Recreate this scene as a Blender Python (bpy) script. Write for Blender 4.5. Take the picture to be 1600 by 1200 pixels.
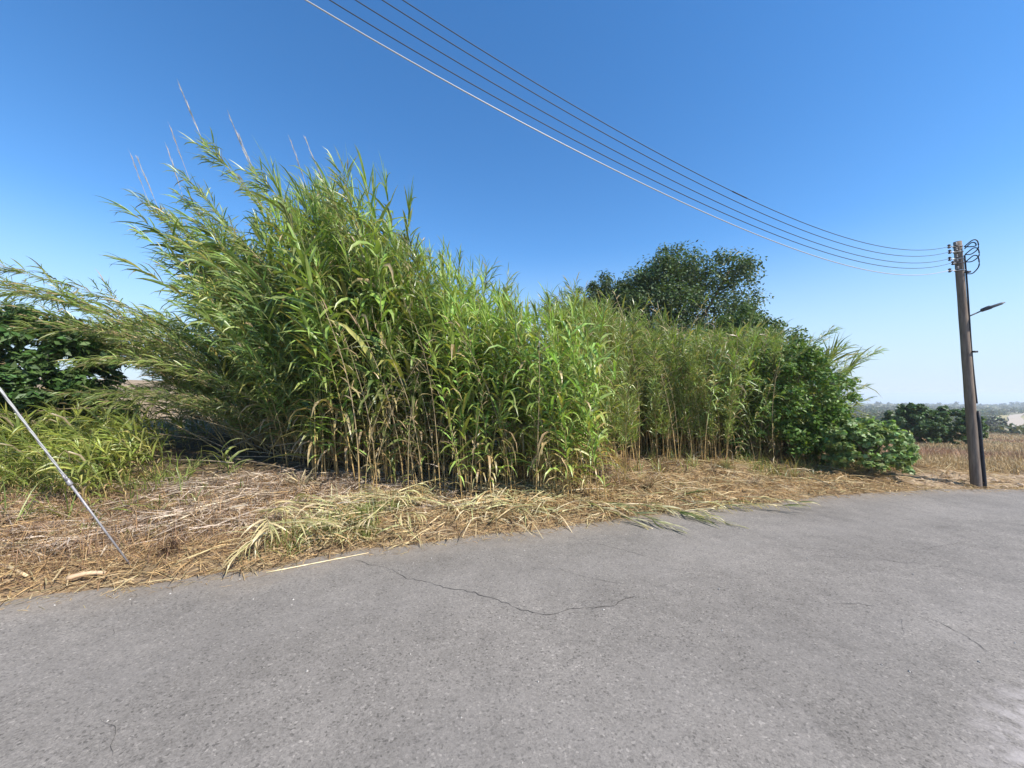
import bpy, math, random
import numpy as np
from mathutils import Vector, Matrix

R = math.radians
rng = np.random.default_rng(11)
random.seed(11)
scene = bpy.context.scene
for o in list(bpy.data.objects):
    bpy.data.objects.remove(o)
COL = scene.collection

# ------------------------------------------------------------------ camera, sky, sun, exposure
F, PITCH, EYE = 600.0, math.atan(17 / 600), 1.6
cam_data = bpy.data.cameras.new('camera')
cam_data.sensor_width = 36.0
cam_data.lens = 36.0 * F / 1600
cam_data.clip_start = 0.05
cam_data.clip_end = 200000
cam = bpy.data.objects.new('camera', cam_data)
COL.objects.link(cam)
cam.location = (0, 0, EYE)
cam.rotation_euler = (R(90) + PITCH, 0, 0)
scene.camera = cam

SUN_EL, SUN_AZ = R(47), math.atan2(0.82, -0.52)
world = bpy.data.worlds.new('World')
scene.world = world
world.use_nodes = True
wn, wl = world.node_tree.nodes, world.node_tree.links
sky = wn.new('ShaderNodeTexSky')
sky.sky_type = 'NISHITA'
sky.sun_disc = False
sky.sun_elevation = SUN_EL
sky.sun_rotation = SUN_AZ
sky.altitude = 100
sky.air_density = 1.0
sky.dust_density = 0.0
sky.ozone_density = 3.0
hs = wn.new('ShaderNodeHueSaturation')
hs.inputs['Saturation'].default_value = 1.25
wl.new(sky.outputs[0], hs.inputs['Color'])
hs.inputs['Hue'].default_value = 0.501
# the pale band of moist air low over the horizon, the same all the way round
tcw = wn.new('ShaderNodeTexCoord'); sxw = wn.new('ShaderNodeSeparateXYZ')
wl.new(tcw.outputs['Generated'], sxw.inputs[0])
rw = wn.new('ShaderNodeValToRGB'); wl.new(sxw.outputs[2], rw.inputs[0])
rw.color_ramp.interpolation = 'EASE'
rw.color_ramp.elements[0].position = 0.0; rw.color_ramp.elements[0].color = (.9, .9, .9, 1)
rw.color_ramp.elements[1].position = 0.36; rw.color_ramp.elements[1].color = (0, 0, 0, 1)
mw = wn.new('ShaderNodeMix'); mw.data_type = 'RGBA'
wl.new(rw.outputs[0], mw.inputs[0]); wl.new(hs.outputs[0], mw.inputs[6])
mw.inputs[7].default_value = (2.7, 3.4, 4.25, 1)
wl.new(mw.outputs[2], wn['Background'].inputs['Color'])
wn['Background'].inputs['Strength'].default_value = 0.148

sd = bpy.data.lights.new('sun', 'SUN')
sd.energy = 5.0
sd.angle = R(0.53)
sd.color = (1.0, 0.945, 0.865)
sun = bpy.data.objects.new('sun', sd)
COL.objects.link(sun)
S = Vector((math.sin(SUN_AZ) * math.cos(SUN_EL), math.cos(SUN_AZ) * math.cos(SUN_EL), math.sin(SUN_EL)))
sun.rotation_euler = S.to_track_quat('Z', 'Y').to_euler()
sun.location = (10, -5, 30)

vs = scene.view_settings
vs.view_transform = 'Standard'
vs.look = 'None'
vs.exposure = 0.62
vs.gamma = 1.0
vs.use_curve_mapping = False
cy = scene.cycles
cy.max_bounces = 7
cy.diffuse_bounces = 3
cy.glossy_bounces = 2
cy.transmission_bounces = 4
cy.volume_bounces = 1
cy.use_denoising = True
cy.sample_clamp_indirect = 6.0

# ------------------------------------------------------------------ helpers
def smooth(a, b, x):
    t = np.clip((np.asarray(x, float) - a) / (b - a), 0, 1)
    return t * t * (3 - 2 * t)

def vnoise(x, y, seed=0):
    """cheap smooth value noise, 0..1"""
    x = np.asarray(x, float); y = np.asarray(y, float)
    xi = np.floor(x); yi = np.floor(y); fx = x - xi; fy = y - yi
    fx = fx * fx * (3 - 2 * fx); fy = fy * fy * (3 - 2 * fy)
    def h(a, b):
        v = np.sin(a * 127.1 + b * 311.7 + seed * 74.7) * 43758.5453
        return v - np.floor(v)
    return (h(xi, yi) * (1 - fx) + h(xi + 1, yi) * fx) * (1 - fy) + (h(xi, yi + 1) * (1 - fx) + h(xi + 1, yi + 1) * fx) * fy

def fbm(x, y, seed=0, n=4):
    s, a, t = 0, 1, 0
    for k in range(n):
        s = s + a * vnoise(x * 2 ** k, y * 2 ** k, seed + k); t += a; a *= .5
    return s / t

class Geo:
    """collects vertices, faces and point colours of ONE mesh"""
    def __init__(self):
        self.v, self.f, self.c, self.n = [], [], [], 0
    def add(self, v, faces, col):
        v = np.asarray(v, float).reshape(-1, 3)
        col = np.asarray(col, float)
        if col.ndim == 1:
            col = np.tile(col, (len(v), 1))
        for f in (faces if isinstance(faces, list) else [faces]):
            f = np.asarray(f, int)
            if len(f):
                self.f.append(f + self.n)
        self.v.append(v); self.c.append(col); self.n += len(v)
    def mesh(self, name, mat, smooth_shade=True):
        v = np.concatenate(self.v); c = np.concatenate(self.c)
        me = bpy.data.meshes.new(name)
        me.vertices.add(len(v)); me.vertices.foreach_set('co', v.astype(np.float32).ravel())
        loops = np.concatenate([f.ravel() for f in self.f])
        tot = np.concatenate([np.full(len(f), f.shape[1]) for f in self.f])
        start = np.concatenate([[0], np.cumsum(tot)[:-1]])
        me.loops.add(len(loops)); me.loops.foreach_set('vertex_index', loops.astype(np.int32))
        me.polygons.add(len(tot)); me.polygons.foreach_set('loop_start', start.astype(np.int32))
        me.polygons.foreach_set('loop_total', tot.astype(np.int32))
        me.polygons.foreach_set('use_smooth', np.full(len(tot), smooth_shade))
        a = me.attributes.new('col', 'FLOAT_COLOR', 'POINT')
        a.data.foreach_set('color', np.concatenate([c, np.ones((len(c), 1))], 1).astype(np.float32).ravel())
        me.update(calc_edges=True)
        me.validate()
        me.materials.append(mat)
        return me

def link(name, me, parent=None, loc=(0, 0, 0), rot=(0, 0, 0), scale=(1, 1, 1)):
    o = bpy.data.objects.new(name, me)
    COL.objects.link(o)
    o.parent = parent
    o.location = loc; o.rotation_euler = rot; o.scale = scale
    return o

def tag(o, label=None, cat=None, group=None, kind=None):
    if label: o['label'] = label
    if cat: o['category'] = cat
    if group: o['group'] = group
    if kind: o['kind'] = kind
    return o

def empty(name, loc, label, cat, group=None):
    o = bpy.data.objects.new(name, None)
    o.empty_display_size = .2
    COL.objects.link(o); o.location = loc
    return tag(o, label, cat, group)

def nrm(a):
    a = np.asarray(a, float)
    return a / np.maximum(np.linalg.norm(a, axis=-1, keepdims=True), 1e-9)

def tube(g, pts, rad, col, sides=6, cap=True):
    pts = np.asarray(pts, float); n = len(pts)
    rad = np.full(n, rad, float) if np.isscalar(rad) else np.asarray(rad, float)
    t = nrm(np.gradient(pts, axis=0))
    ref = np.array([0, 0, 1.]) if abs(t[0, 2]) < .9 else np.array([1., 0, 0])
    a = nrm(np.cross(t, ref)); b = np.cross(t, a)
    th = np.arange(sides) * 2 * np.pi / sides
    v = pts[:, None] + rad[:, None, None] * (np.cos(th)[None, :, None] * a[:, None] + np.sin(th)[None, :, None] * b[:, None])
    i = np.arange(n - 1)[:, None] * sides; j = np.arange(sides)[None]; k = (j + 1) % sides
    q = np.stack([i + j, i + k, i + sides + k, i + sides + j], -1).reshape(-1, 4)
    fs = [q]
    v = v.reshape(-1, 3)
    if cap:
        m = len(v)
        v = np.concatenate([v, pts[:1], pts[-1:]])
        jj = np.arange(sides); kk = (jj + 1) % sides
        fs.append(np.stack([np.full(sides, m), kk, jj], -1))
        fs.append(np.stack([np.full(sides, m + 1), (n - 1) * sides + jj, (n - 1) * sides + kk], -1))
    col = np.asarray(col, float)
    if col.ndim == 2:
        c = np.repeat(col, sides, 0)
        if cap: c = np.concatenate([c, col[:1], col[-1:]])
        col = c
    g.add(v, fs, col)

def box(g, cx, cy, cz, sx, sy, sz, col, rot=None, at=(0, 0, 0)):
    v = np.array([[x, y, z] for x in (-1, 1) for y in (-1, 1) for z in (-1, 1)], float) * np.array([sx, sy, sz]) / 2 + np.array([cx, cy, cz])
    if rot is not None:
        v = v @ np.array(rot.to_3x3()).T
    v = v + np.array(at)
    f = np.array([[0, 1, 3, 2], [4, 6, 7, 5], [0, 4, 5, 1], [2, 3, 7, 6], [0, 2, 6, 4], [1, 5, 7, 3]])
    g.add(v, f, col)

PROF = {'leaf': (.55, 1.0, .92, .62, .0), 'thin': (.7, 1.0, .7, .0), 'straw': (.8, 1.0, .5), 'fine': (1., .0)}
def blades(g, base, d0, ref, L, W, col, prof='leaf', droop=.25, fold=.12, roll=0., tip=None):
    """many grass-like blades at once: bent, tapered, folded along the midrib"""
    base = np.asarray(base, float).reshape(-1, 3); N = len(base)
    if N == 0: return
    p = np.array(PROF[prof]); n = len(p) - 1
    d = nrm(np.broadcast_to(np.asarray(d0, float), (N, 3)))
    L = np.broadcast_to(np.asarray(L, float), (N,)); W = np.broadcast_to(np.asarray(W, float), (N,))
    droop = np.broadcast_to(np.asarray(droop, float), (N,))
    roll = np.broadcast_to(np.asarray(roll, float), (N,))
    side0 = nrm(np.cross(d, np.broadcast_to(np.asarray(ref, float), (N, 3))) + 1e-6)
    rings = []; pos = base.copy()
    folded = fold > 0
    for k in range(n + 1):
        nn = nrm(np.cross(side0, d))
        side = side0 * np.cos(roll)[:, None] + nn * np.sin(roll)[:, None]
        nn2 = np.cross(side, d)
        w = (W * p[k] / 2)[:, None]
        if folded:
            rings.append(np.stack([pos - side * w, pos - nn2 * w * fold * 2, pos + side * w], 1))
        else:
            rings.append(np.stack([pos - side * w, pos + side * w], 1))
        if k < n:
            dm = nrm(d + np.array([0, 0, -1.]) * droop[:, None] * (k + .5) / n * 2)
            pos = pos + dm * (L / n)[:, None]
            d = dm
    m = 3 if folded else 2
    v = np.stack(rings, 1)                     # N, n+1, m, 3
    per = (n + 1) * m
    off = np.arange(N)[:, None, None] * per
    kk = np.arange(n)[None, :, None] * m
    jj = np.arange(m - 1)[None, None, :]
    a = off + kk + jj
    q = np.stack([a, a + 1, a + 1 + m, a + m], -1).reshape(-1, 4)
    col = np.broadcast_to(np.asarray(col, float), (N, 3))
    c = np.repeat(col[:, None], n + 1, 1)
    if tip is not None:                         # dry tips
        tt = np.linspace(0, 1, n + 1)[None, :, None] ** 2.5
        c = c * (1 - tt * .6) + np.asarray(tip) * tt * .6
    c = np.repeat(c, m, 1).reshape(-1, 3)
    g.add(v.reshape(-1, 3), q, c)

def jit(col, n, amt=.18, hue=.08, r=rng):
    col = np.asarray(col, float)
    return np.clip(col * (1 + r.normal(0, amt, (n, 1))) * (1 + r.normal(0, hue, (n, 3))), .003, .9)

# ------------------------------------------------------------------ materials
def new_mat(name):
    m = bpy.data.materials.new(name); m.use_nodes = True
    nt = m.node_tree
    return m, nt.nodes, nt.links, nt.nodes['Principled BSDF']

def plant_mat(name, trans=.3, rough=.45, spec=.5, vary=.25, tint=(1.25, 1.3, .55)):
    m, N, Lk, bs = new_mat(name)
    at = N.new('ShaderNodeAttribute'); at.attribute_name = 'col'
    oi = N.new('ShaderNodeObjectInfo')
    mr = N.new('ShaderNodeMapRange'); mr.inputs[3].default_value = 1 - vary; mr.inputs[4].default_value = 1 + vary
    Lk.new(oi.outputs['Random'], mr.inputs[0])
    tc = N.new('ShaderNodeTexCoord')
    nz = N.new('ShaderNodeTexNoise'); nz.inputs['Scale'].default_value = 9; nz.inputs['Detail'].default_value = 2
    Lk.new(tc.outputs['Object'], nz.inputs['Vector'])
    mr2 = N.new('ShaderNodeMapRange'); mr2.inputs[1].default_value = .3; mr2.inputs[2].default_value = .7; mr2.inputs[3].default_value = .75; mr2.inputs[4].default_value = 1.25
    Lk.new(nz.outputs[0], mr2.inputs[0])
    mu = N.new('ShaderNodeMath'); mu.operation = 'MULTIPLY'
    Lk.new(mr.outputs[0], mu.inputs[0]); Lk.new(mr2.outputs[0], mu.inputs[1])
    vm = N.new('ShaderNodeVectorMath'); vm.operation = 'SCALE'
    Lk.new(at.outputs['Color'], vm.inputs[0]); Lk.new(mu.outputs[0], vm.inputs['Scale'])
    Lk.new(vm.outputs[0], bs.inputs['Base Color'])
    bs.inputs['Roughness'].default_value = rough
    bs.inputs['Specular IOR Level'].default_value = spec
    if trans > 0:
        vt = N.new('ShaderNodeVectorMath'); vt.operation = 'MULTIPLY'; vt.inputs[1].default_value = tint
        Lk.new(vm.outputs[0], vt.inputs[0])
        tr = N.new('ShaderNodeBsdfTranslucent'); Lk.new(vt.outputs[0], tr.inputs[0])
        mx = N.new('ShaderNodeMixShader'); mx.inputs[0].default_value = trans
        Lk.new(bs.outputs[0], mx.inputs[1]); Lk.new(tr.outputs[0], mx.inputs[2])
        Lk.new(mx.outputs[0], N['Material Output'].inputs['Surface'])
    return m

M_LEAF = plant_mat('reed_leaf', .30, .36, .5)
M_STEM = plant_mat('reed_stem', 0, .5, .4)
M_TREE = plant_mat('tree_leaf', .25, .5, .38, .12)
M_STRAW = plant_mat('straw', .2, .7, .25, .05, (1.1, 1., .8))
M_BARK = plant_mat('bark', 0, .85, .2, .1)

def ground_mat():
    m, N, Lk, bs = new_mat('earth')
    at = N.new('ShaderNodeAttribute'); at.attribute_name = 'col'
    ge = N.new('ShaderNodeNewGeometry')
    def noise(sc, det=6, rough=.65):
        n = N.new('ShaderNodeTexNoise'); n.inputs['Scale'].default_value = sc; n.inputs['Detail'].default_value = det; n.inputs['Roughness'].default_value = rough
        Lk.new(ge.outputs['Position'], n.inputs['Vector']); return n
    n1, n2, n3 = noise(14), noise(.35, 8), noise(90, 3)
    def rng_(n, a, b, lo=.3, hi=.7):
        r = N.new('ShaderNodeMapRange'); r.inputs[1].default_value = lo; r.inputs[2].default_value = hi; r.inputs[3].default_value = a; r.inputs[4].default_value = b
        Lk.new(n.outputs[0], r.inputs[0]); return r
    a, b, c = rng_(n1, .55, 1.45), rng_(n2, .75, 1.25), rng_(n3, .7, 1.3)
    p = N.new('ShaderNodeMath'); p.operation = 'MULTIPLY'; Lk.new(a.outputs[0], p.inputs[0]); Lk.new(b.outputs[0], p.inputs[1])
    p2 = N.new('ShaderNodeMath'); p2.operation = 'MULTIPLY'; Lk.new(p.outputs[0], p2.inputs[0]); Lk.new(c.outputs[0], p2.inputs[1])
    vm = N.new('ShaderNodeVectorMath'); vm.operation = 'SCALE'
    Lk.new(at.outputs['Color'], vm.inputs[0]); Lk.new(p2.outputs[0], vm.inputs['Scale'])
    Lk.new(vm.outputs[0], bs.inputs['Base Color'])
    bs.inputs['Roughness'].default_value = .95
    bs.inputs['Specular IOR Level'].default_value = .15
    bp = N.new('ShaderNodeBump'); bp.inputs['Strength'].default_value = .7; bp.inputs['Distance'].default_value = .03
    Lk.new(n1.outputs[0], bp.inputs['Height']); Lk.new(bp.outputs[0], bs.inputs['Normal'])
    return m
M_EARTH = ground_mat()

def asphalt_mat():
    m, N, Lk, bs = new_mat('asphalt')
    ge = N.new('ShaderNodeNewGeometry'); P = ge.outputs['Position']
    def noise(sc, det=4, rough=.6, vec=None):
        n = N.new('ShaderNodeTexNoise'); n.inputs['Scale'].default_value = sc; n.inputs['Detail'].default_value = det; n.inputs['Roughness'].default_value = rough
        Lk.new(vec or P, n.inputs['Vector']); return n.outputs[0]
    def ramp(src, stops, mode='LINEAR'):
        r = N.new('ShaderNodeValToRGB'); e = r.color_ramp.elements
        r.color_ramp.interpolation = mode
        while len(e) < len(stops): e.new(.5)
        for k, (p, c) in enumerate(stops):
            e[k].position = p; e[k].color = (c, c, c, 1) if np.isscalar(c) else (*c, 1)
        Lk.new(src, r.inputs[0]); return r.outputs[0]
    def mix(fac, a, b, mode='MIX'):
        x = N.new('ShaderNodeMix'); x.data_type = 'RGBA'; x.blend_type = mode
        for s, val in ((x.inputs[0], fac), (x.inputs[6], a), (x.inputs[7], b)):
            if hasattr(val, 'is_linked'): Lk.new(val, s)
            elif np.isscalar(val): s.default_value = val
            else: s.default_value = (*val, 1)
        return x.outputs[2]
    # chips of aggregate: one tone per voronoi cell
    vo = N.new('ShaderNodeTexVoronoi'); vo.inputs['Scale'].default_value = 88; Lk.new(P, vo.inputs['Vector'])
    sep = N.new('ShaderNodeSeparateColor'); Lk.new(vo.outputs['Color'], sep.inputs[0])
    chips = ramp(sep.outputs[0], [(0, .52), (.10, .84), (.7, 1.0), (.96, 1.12), (1, 1.45)])
    vo2 = N.new('ShaderNodeTexVoronoi'); vo2.inputs['Scale'].default_value = 190; Lk.new(P, vo2.inputs['Vector'])
    sep2 = N.new('ShaderNodeSeparateColor'); Lk.new(vo2.outputs['Color'], sep2.inputs[0])
    chips2 = ramp(sep2.outputs[0], [(0, .74), (.4, 1.0), (1, 1.12)])
    big = ramp(noise(.6, 7, .62), [(.3, .80), (.7, 1.16)])
    mid = ramp(noise(4.5, 6, .7), [(.3, .86), (.7, 1.12)])
    dark = ramp(noise(2.2, 8, .75), [(.54, 1.0), (.68, .78)])
    base = mix(1.0, (.212, .190, .165), chips, 'MULTIPLY')
    for t in (chips2, big, mid, dark):
        base = mix(1.0, base, t, 'MULTIPLY')
    # pits between the chips
    pit = ramp(noise(46, 3, .6), [(.27, .55), (.37, 1.0)])
    base = mix(1.0, base, pit, 'MULTIPLY')
    # pale worn dusty patch near the road's inner side
    sx = N.new('ShaderNodeSeparateXYZ'); Lk.new(P, sx.inputs[0])
    def mrange(src, a, b):
        r = N.new('ShaderNodeMapRange'); r.interpolation_type = 'SMOOTHSTEP'; r.inputs[1].default_value = a; r.inputs[2].default_value = b
        Lk.new(src, r.inputs[0]); return r.outputs[0]
    lin = N.new('ShaderNodeMath'); lin.operation = 'MULTIPLY_ADD'; lin.inputs[1].default_value = -1.15
    Lk.new(sx.outputs[1], lin.inputs[0]); Lk.new(sx.outputs[0], lin.inputs[2])   # x - 1.15 y
    patch = mrange(lin.outputs[0], -.15, .45)
    blot = ramp(noise(7, 6, .7), [(.40, 0.), (.58, 1.)])
    mm = N.new('ShaderNodeMath'); mm.operation = 'MULTIPLY'; Lk.new(patch, mm.inputs[0]); Lk.new(blot, mm.inputs[1])
    nearw = mrange(sx.outputs[1], 2.35, 1.9)
    m3 = N.new('ShaderNodeMath'); m3.operation = 'MULTIPLY'; Lk.new(mm.outputs[0], m3.inputs[0]); Lk.new(nearw, m3.inputs[1])
    base = mix(m3.outputs[0], base, (.40, .36, .335))
    # wind-blown dust along the verge (vertex colour holds the distance to the edge)
    at = N.new('ShaderNodeAttribute'); at.attribute_name = 'col'
    dust = N.new('ShaderNodeMath'); dust.operation = 'MULTIPLY'
    sc = N.new('ShaderNodeSeparateColor'); Lk.new(at.outputs['Color'], sc.inputs[0])
    Lk.new(sc.outputs[0], dust.inputs[0]); Lk.new(ramp(noise(6, 6, .7), [(.3, .15), (.65, .9)]), dust.inputs[1])
    base = mix(dust.outputs[0], base, (.27, .215, .155))
    # wheel tracks: the binder worn off, the stone a little polished and paler
    tk = N.new('ShaderNodeMath'); tk.operation = 'MULTIPLY'; Lk.new(sc.outputs[1], tk.inputs[0])
    Lk.new(ramp(noise(3, 6, .7), [(.3, .10), (.7, .34)]), tk.inputs[1])
    base = mix(tk.outputs[0], base, (.25, .228, .205))
    # old drips and stains
    st = ramp(noise(1.3, 5, .55), [(.62, 0.), (.72, .14)])
    base = mix(st, base, (.10, .09, .08))
    Lk.new(base, bs.inputs['Base Color'])
    bs.inputs['Roughness'].default_value = .88
    bs.inputs['Specular IOR Level'].default_value = .3
    hgt = mix(.5, chips, noise(60, 4, .7))
    bp = N.new('ShaderNodeBump'); bp.inputs['Strength'].default_value = .55; bp.inputs['Distance'].default_value = .006
    Lk.new(hgt, bp.inputs['Height']); Lk.new(bp.outputs[0], bs.inputs['Normal'])
    return m
M_ASPHALT = asphalt_mat()

def simple_mat(name, col, rough=.6, metal=0., noise_scale=0, amt=.3, bump=0., stretch=(1, 1, 1), spec=.4):
    m, N, Lk, bs = new_mat(name)
    bs.inputs['Base Color'].default_value = (*col, 1); bs.inputs['Roughness'].default_value = rough; bs.inputs['Metallic'].default_value = metal
    bs.inputs['Specular IOR Level'].default_value = spec
    if noise_scale:
        tc = N.new('ShaderNodeTexCoord'); mp = N.new('ShaderNodeMapping'); mp.inputs['Scale'].default_value = stretch
        Lk.new(tc.outputs['Object'], mp.inputs[0])
        n = N.new('ShaderNodeTexNoise'); n.inputs['Scale'].default_value = noise_scale; n.inputs['Detail'].default_value = 6; n.inputs['Roughness'].default_value = .7
        Lk.new(mp.outputs[0], n.inputs['Vector'])
        r = N.new('ShaderNodeValToRGB')
        r.color_ramp.elements[0].position = .3; r.color_ramp.elements[1].position = .7
        r.color_ramp.elements[0].color = (*[c * (1 - amt) for c in col], 1); r.color_ramp.elements[1].color = (*[min(1, c * (1 + amt)) for c in col], 1)
        Lk.new(n.outputs[0], r.inputs[0]); Lk.new(r.outputs[0], bs.inputs['Base Color'])
        if bump:
            bp = N.new('ShaderNodeBump'); bp.inputs['Strength'].default_value = bump; bp.inputs['Distance'].default_value = .01
            Lk.new(n.outputs[0], bp.inputs['Height']); Lk.new(bp.outputs[0], bs.inputs['Normal'])
    return m
M_POLE = simple_mat('pole_wood', (.20, .155, .12), .85, 0, 5, .45, .6, (6, 6, .5), .2)
M_STEEL = simple_mat('galvanised_steel', (.30, .285, .29), .5, .35, 18, .3, .2)
M_STRAP = simple_mat('pale_metal', (.6, .6, .6), .45, .3, 12, .2)
M_BLACK = simple_mat('black_cable', (.02, .022, .028), .6)
M_WIRE = simple_mat('dark_wire', (.035, .035, .04), .6)
M_PALEWIRE = simple_mat('pale_wire', (.46, .45, .43), .45, .2)
M_LAMP = simple_mat('lamp_grey', (.06, .062, .07), .5)
M_GLASS = simple_mat('lamp_lens', (.5, .52, .54), .2)
M_CER = simple_mat('ceramic', (.05, .035, .035), .3)
M_CRACK = simple_mat('crack_void', (.055, .05, .045), .95, 0, 30, .4)
M_STONE = simple_mat('stone', (.40, .37, .33), .9, 0, 20, .3)
M_SAND = simple_mat('sandy_rubble', (.36, .265, .175), .95, 0, 7, .3, .6)
M_TRACK = simple_mat('chalk_track', (.40, .335, .26), .95, 0, 1.5, .18)
M_SEA = simple_mat('sea_water', (.05, .12, .20), .35, 0, 0)

# ------------------------------------------------------------------ the lie of the land
EDGE_X = np.array([-400, -60, -30, -10, -6, -4.1, -2.4, .16, 2.3, 4.6, 6.4, 7.4, 9, 11, 14, 60, 400])
EDGE_Y = np.array([-150, -22, -9.5, .75, 2.25, 3.05, 3.68, 4.72, 5.45, 6.12, 6.52, 6.66, 6.74, 6.75, 6.7, 6.2, 6.2])
def edge(x):
    s = sum(np.interp(np.asarray(x, float) + k, EDGE_X, EDGE_Y) for k in (-.8, -.4, 0, .4, .8)) / 5
    return s + .13 * (vnoise(np.asarray(x) * 2.6, 0, 5) - .5) + .05 * (vnoise(np.asarray(x) * 9, 0, 8) - .5) + .12 * (vnoise(np.asarray(x) * .8, 3, 6) - .5)
RD = np.array([0, 7, 8, 9, 12, 20, 40, 70, 150, 400, 800, 1100, 1500, 3000])
RZ = np.array([0, .05, -.12, -.34, -.62, -1.2, -2.6, -4.6, -8.0, -13.6, -18.3, -24, -75, -90])
LD = np.array([0, 8, 12, 20, 35, 60, 100, 200, 500, 1500, 3000])
LZ = np.array([0, .25, .6, 1.25, 2.25, 3.75, 3.9, 1.0, -14, -75, -90])
def height(x, y):
    x = np.asarray(x, float); y = np.asarray(y, float)
    d = y - edge(x)
    phi = np.degrees(np.arctan2(x, np.maximum(y, 1e-3)))
    r = np.hypot(x, y)
    wr = smooth(22, 40, phi)
    zr = np.interp(r * .70, RD, RZ); zl = np.interp(r * .78, LD, LZ)
    wide = wr * zr + (1 - wr) * zl
    bank = .10 * smooth(-.1, .5, d) + .20 * smooth(.4, 3.2, d) * (1 - wr * .4)
    bumps = (.22 * (fbm(x * 1.1, y * 1.1, 2) - .5) + .10 * (fbm(x * 3, y * 3, 9) - .5)) * smooth(0, .8, d)
    far = smooth(60, 300, r) * (fbm(x * .008, y * .008, 21) - .5) * 3.0 * smooth(1100, 500, r)
    return -.035 + .02 * smooth(-.5, -.05, d) + bank * smooth(60, 20, r) + wide * smooth(.3, 5.0, d) + bumps + far
def H(x, y):
    return float(height(np.array([x]), np.array([y]))[0])
def at_px(px, d):
    """ground point that lies d metres ahead, in the direction of a picture column"""
    x = (px - 800) / F * d
    return x, d
def eye_z(py, d):
    return EYE + (617 - py) / F * d

def axis(lo, hi, step, far_lo, far_hi, ratio=1.16):
    a = list(np.arange(lo, hi, step)); s = step
    while a[-1] < far_hi: s *= ratio; a.append(a[-1] + s)
    s = step
    while a[0] > far_lo: s *= ratio; a.insert(0, a[0] - s)
    return np.array(a)
gx, gy = axis(-10, 13, .13, -9000, 9000), axis(1.5, 14, .11, -9000, 9000)
X, Y = np.meshgrid(gx, gy)
Z = height(X, Y)
D = Y - edge(X); PH = np.degrees(np.arctan2(X, np.maximum(Y, 1e-3))); RR = np.hypot(X, Y)
soil = np.array([.235, .165, .10]); drygrass = np.array([.30, .225, .135]); field = np.array([.36, .265, .165]); scrub = np.array([.14, .135, .07])
redsoil = np.array([.23, .15, .09])
w1 = fbm(X * .5, Y * .5, 31)[..., None]
colr = soil * (1 - w1) + drygrass * w1
lw = (smooth(-2.5, -5, X) * smooth(4.5, 1.5, D))[..., None] * .7
colr = colr * (1 - lw) + redsoil * lw
reed_shade = (smooth(1.9, 3.0, D) * smooth(16, 12, RR))[..., None] * .85
colr = colr * (1 - reed_shade) + np.array([.075, .055, .036]) * reed_shade  # dark litter under the reeds, with their shade painted into the soil colour
fw = smooth(9, 13, RR)[..., None] * smooth(2, 4, D)[..., None]
fieldc = field * (1 - .35 * fbm(X * .12, Y * .12, 8)[..., None])
colr = colr * (1 - fw) + fieldc * fw
sw = smooth(75, 130, RR)[..., None] * smooth(15, 35, PH)[..., None]
patch = smooth(.52, .60, fbm(X * .012, Y * .02, 44))[..., None]
scrubc = scrub * (1 - patch) + np.array([.34, .29, .15]) * patch
colr = colr * (1 - sw) + scrubc * sw
sandw = (smooth(1.0, .25, np.hypot((X - 7.9) / 1.7, (Y - 6.95) / .75)))[..., None]
colr = colr * (1 - sandw) + np.array([.36, .27, .18]) * sandw
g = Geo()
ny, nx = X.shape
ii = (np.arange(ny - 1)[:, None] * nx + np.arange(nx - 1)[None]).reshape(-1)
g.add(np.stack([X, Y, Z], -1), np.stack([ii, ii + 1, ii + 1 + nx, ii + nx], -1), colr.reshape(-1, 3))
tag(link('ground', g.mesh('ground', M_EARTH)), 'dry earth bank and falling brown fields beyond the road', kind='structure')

# road: a sheet whose far rim follows the ragged verge
g = Geo()
rx = axis(-12, 14, .12, -300, 300, 1.2)
rows = np.concatenate([[0, .04, .10, .2, .35, .6], np.linspace(.9, 7.6, 26)])
RX, RO = np.meshgrid(rx, rows)
ey = edge(RX)
slope = np.gradient(edge(rx), rx)[None] * np.ones_like(RX)
RY = ey - RO * np.sqrt(1 + slope ** 2)
RZ_ = .0 - .02 * smooth(.10, 0, RO) + .012 * (fbm(RX * .7, RY * .7, 61, 2) - .5) * smooth(0, .6, RO)
ny, nx = RX.shape
ii = (np.arange(ny - 1)[:, None] * nx + np.arange(nx - 1)[None]).reshape(-1)
dustv = (smooth(.6, 0, RO + .15 * (fbm(RX * 2, RY * 2, 3) - .5)) * .8).reshape(-1, 1)
band = sum(np.exp(-((RO + .25 * (fbm(RX * .4, RY * .4, 17, 2) - .5) - c) / .32) ** 2) for c in (1.15, 2.75, 4.3))
trackv = (band * (.4 + .9 * fbm(RX * .5, RY * .9, 19, 3))).reshape(-1, 1)
g.add(np.stack([RX, RY, RZ_], -1), np.stack([ii, ii + nx, ii + nx + 1, ii + 1], -1), np.concatenate([dustv, trackv, dustv], 1))
road = tag(link('road', g.mesh('road', M_ASPHALT)), 'worn grey asphalt lane with thin cracks', kind='structure')
def road_z(x, y):
    o = max(0., float(edge(np.array([x]))[0]) - y)
    return float(-.02 * smooth(.10, 0, o) + .012 * (fbm(np.array([x]) * .7, np.array([y]) * .7, 61, 2)[0] - .5) * smooth(0, .6, o))

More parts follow.
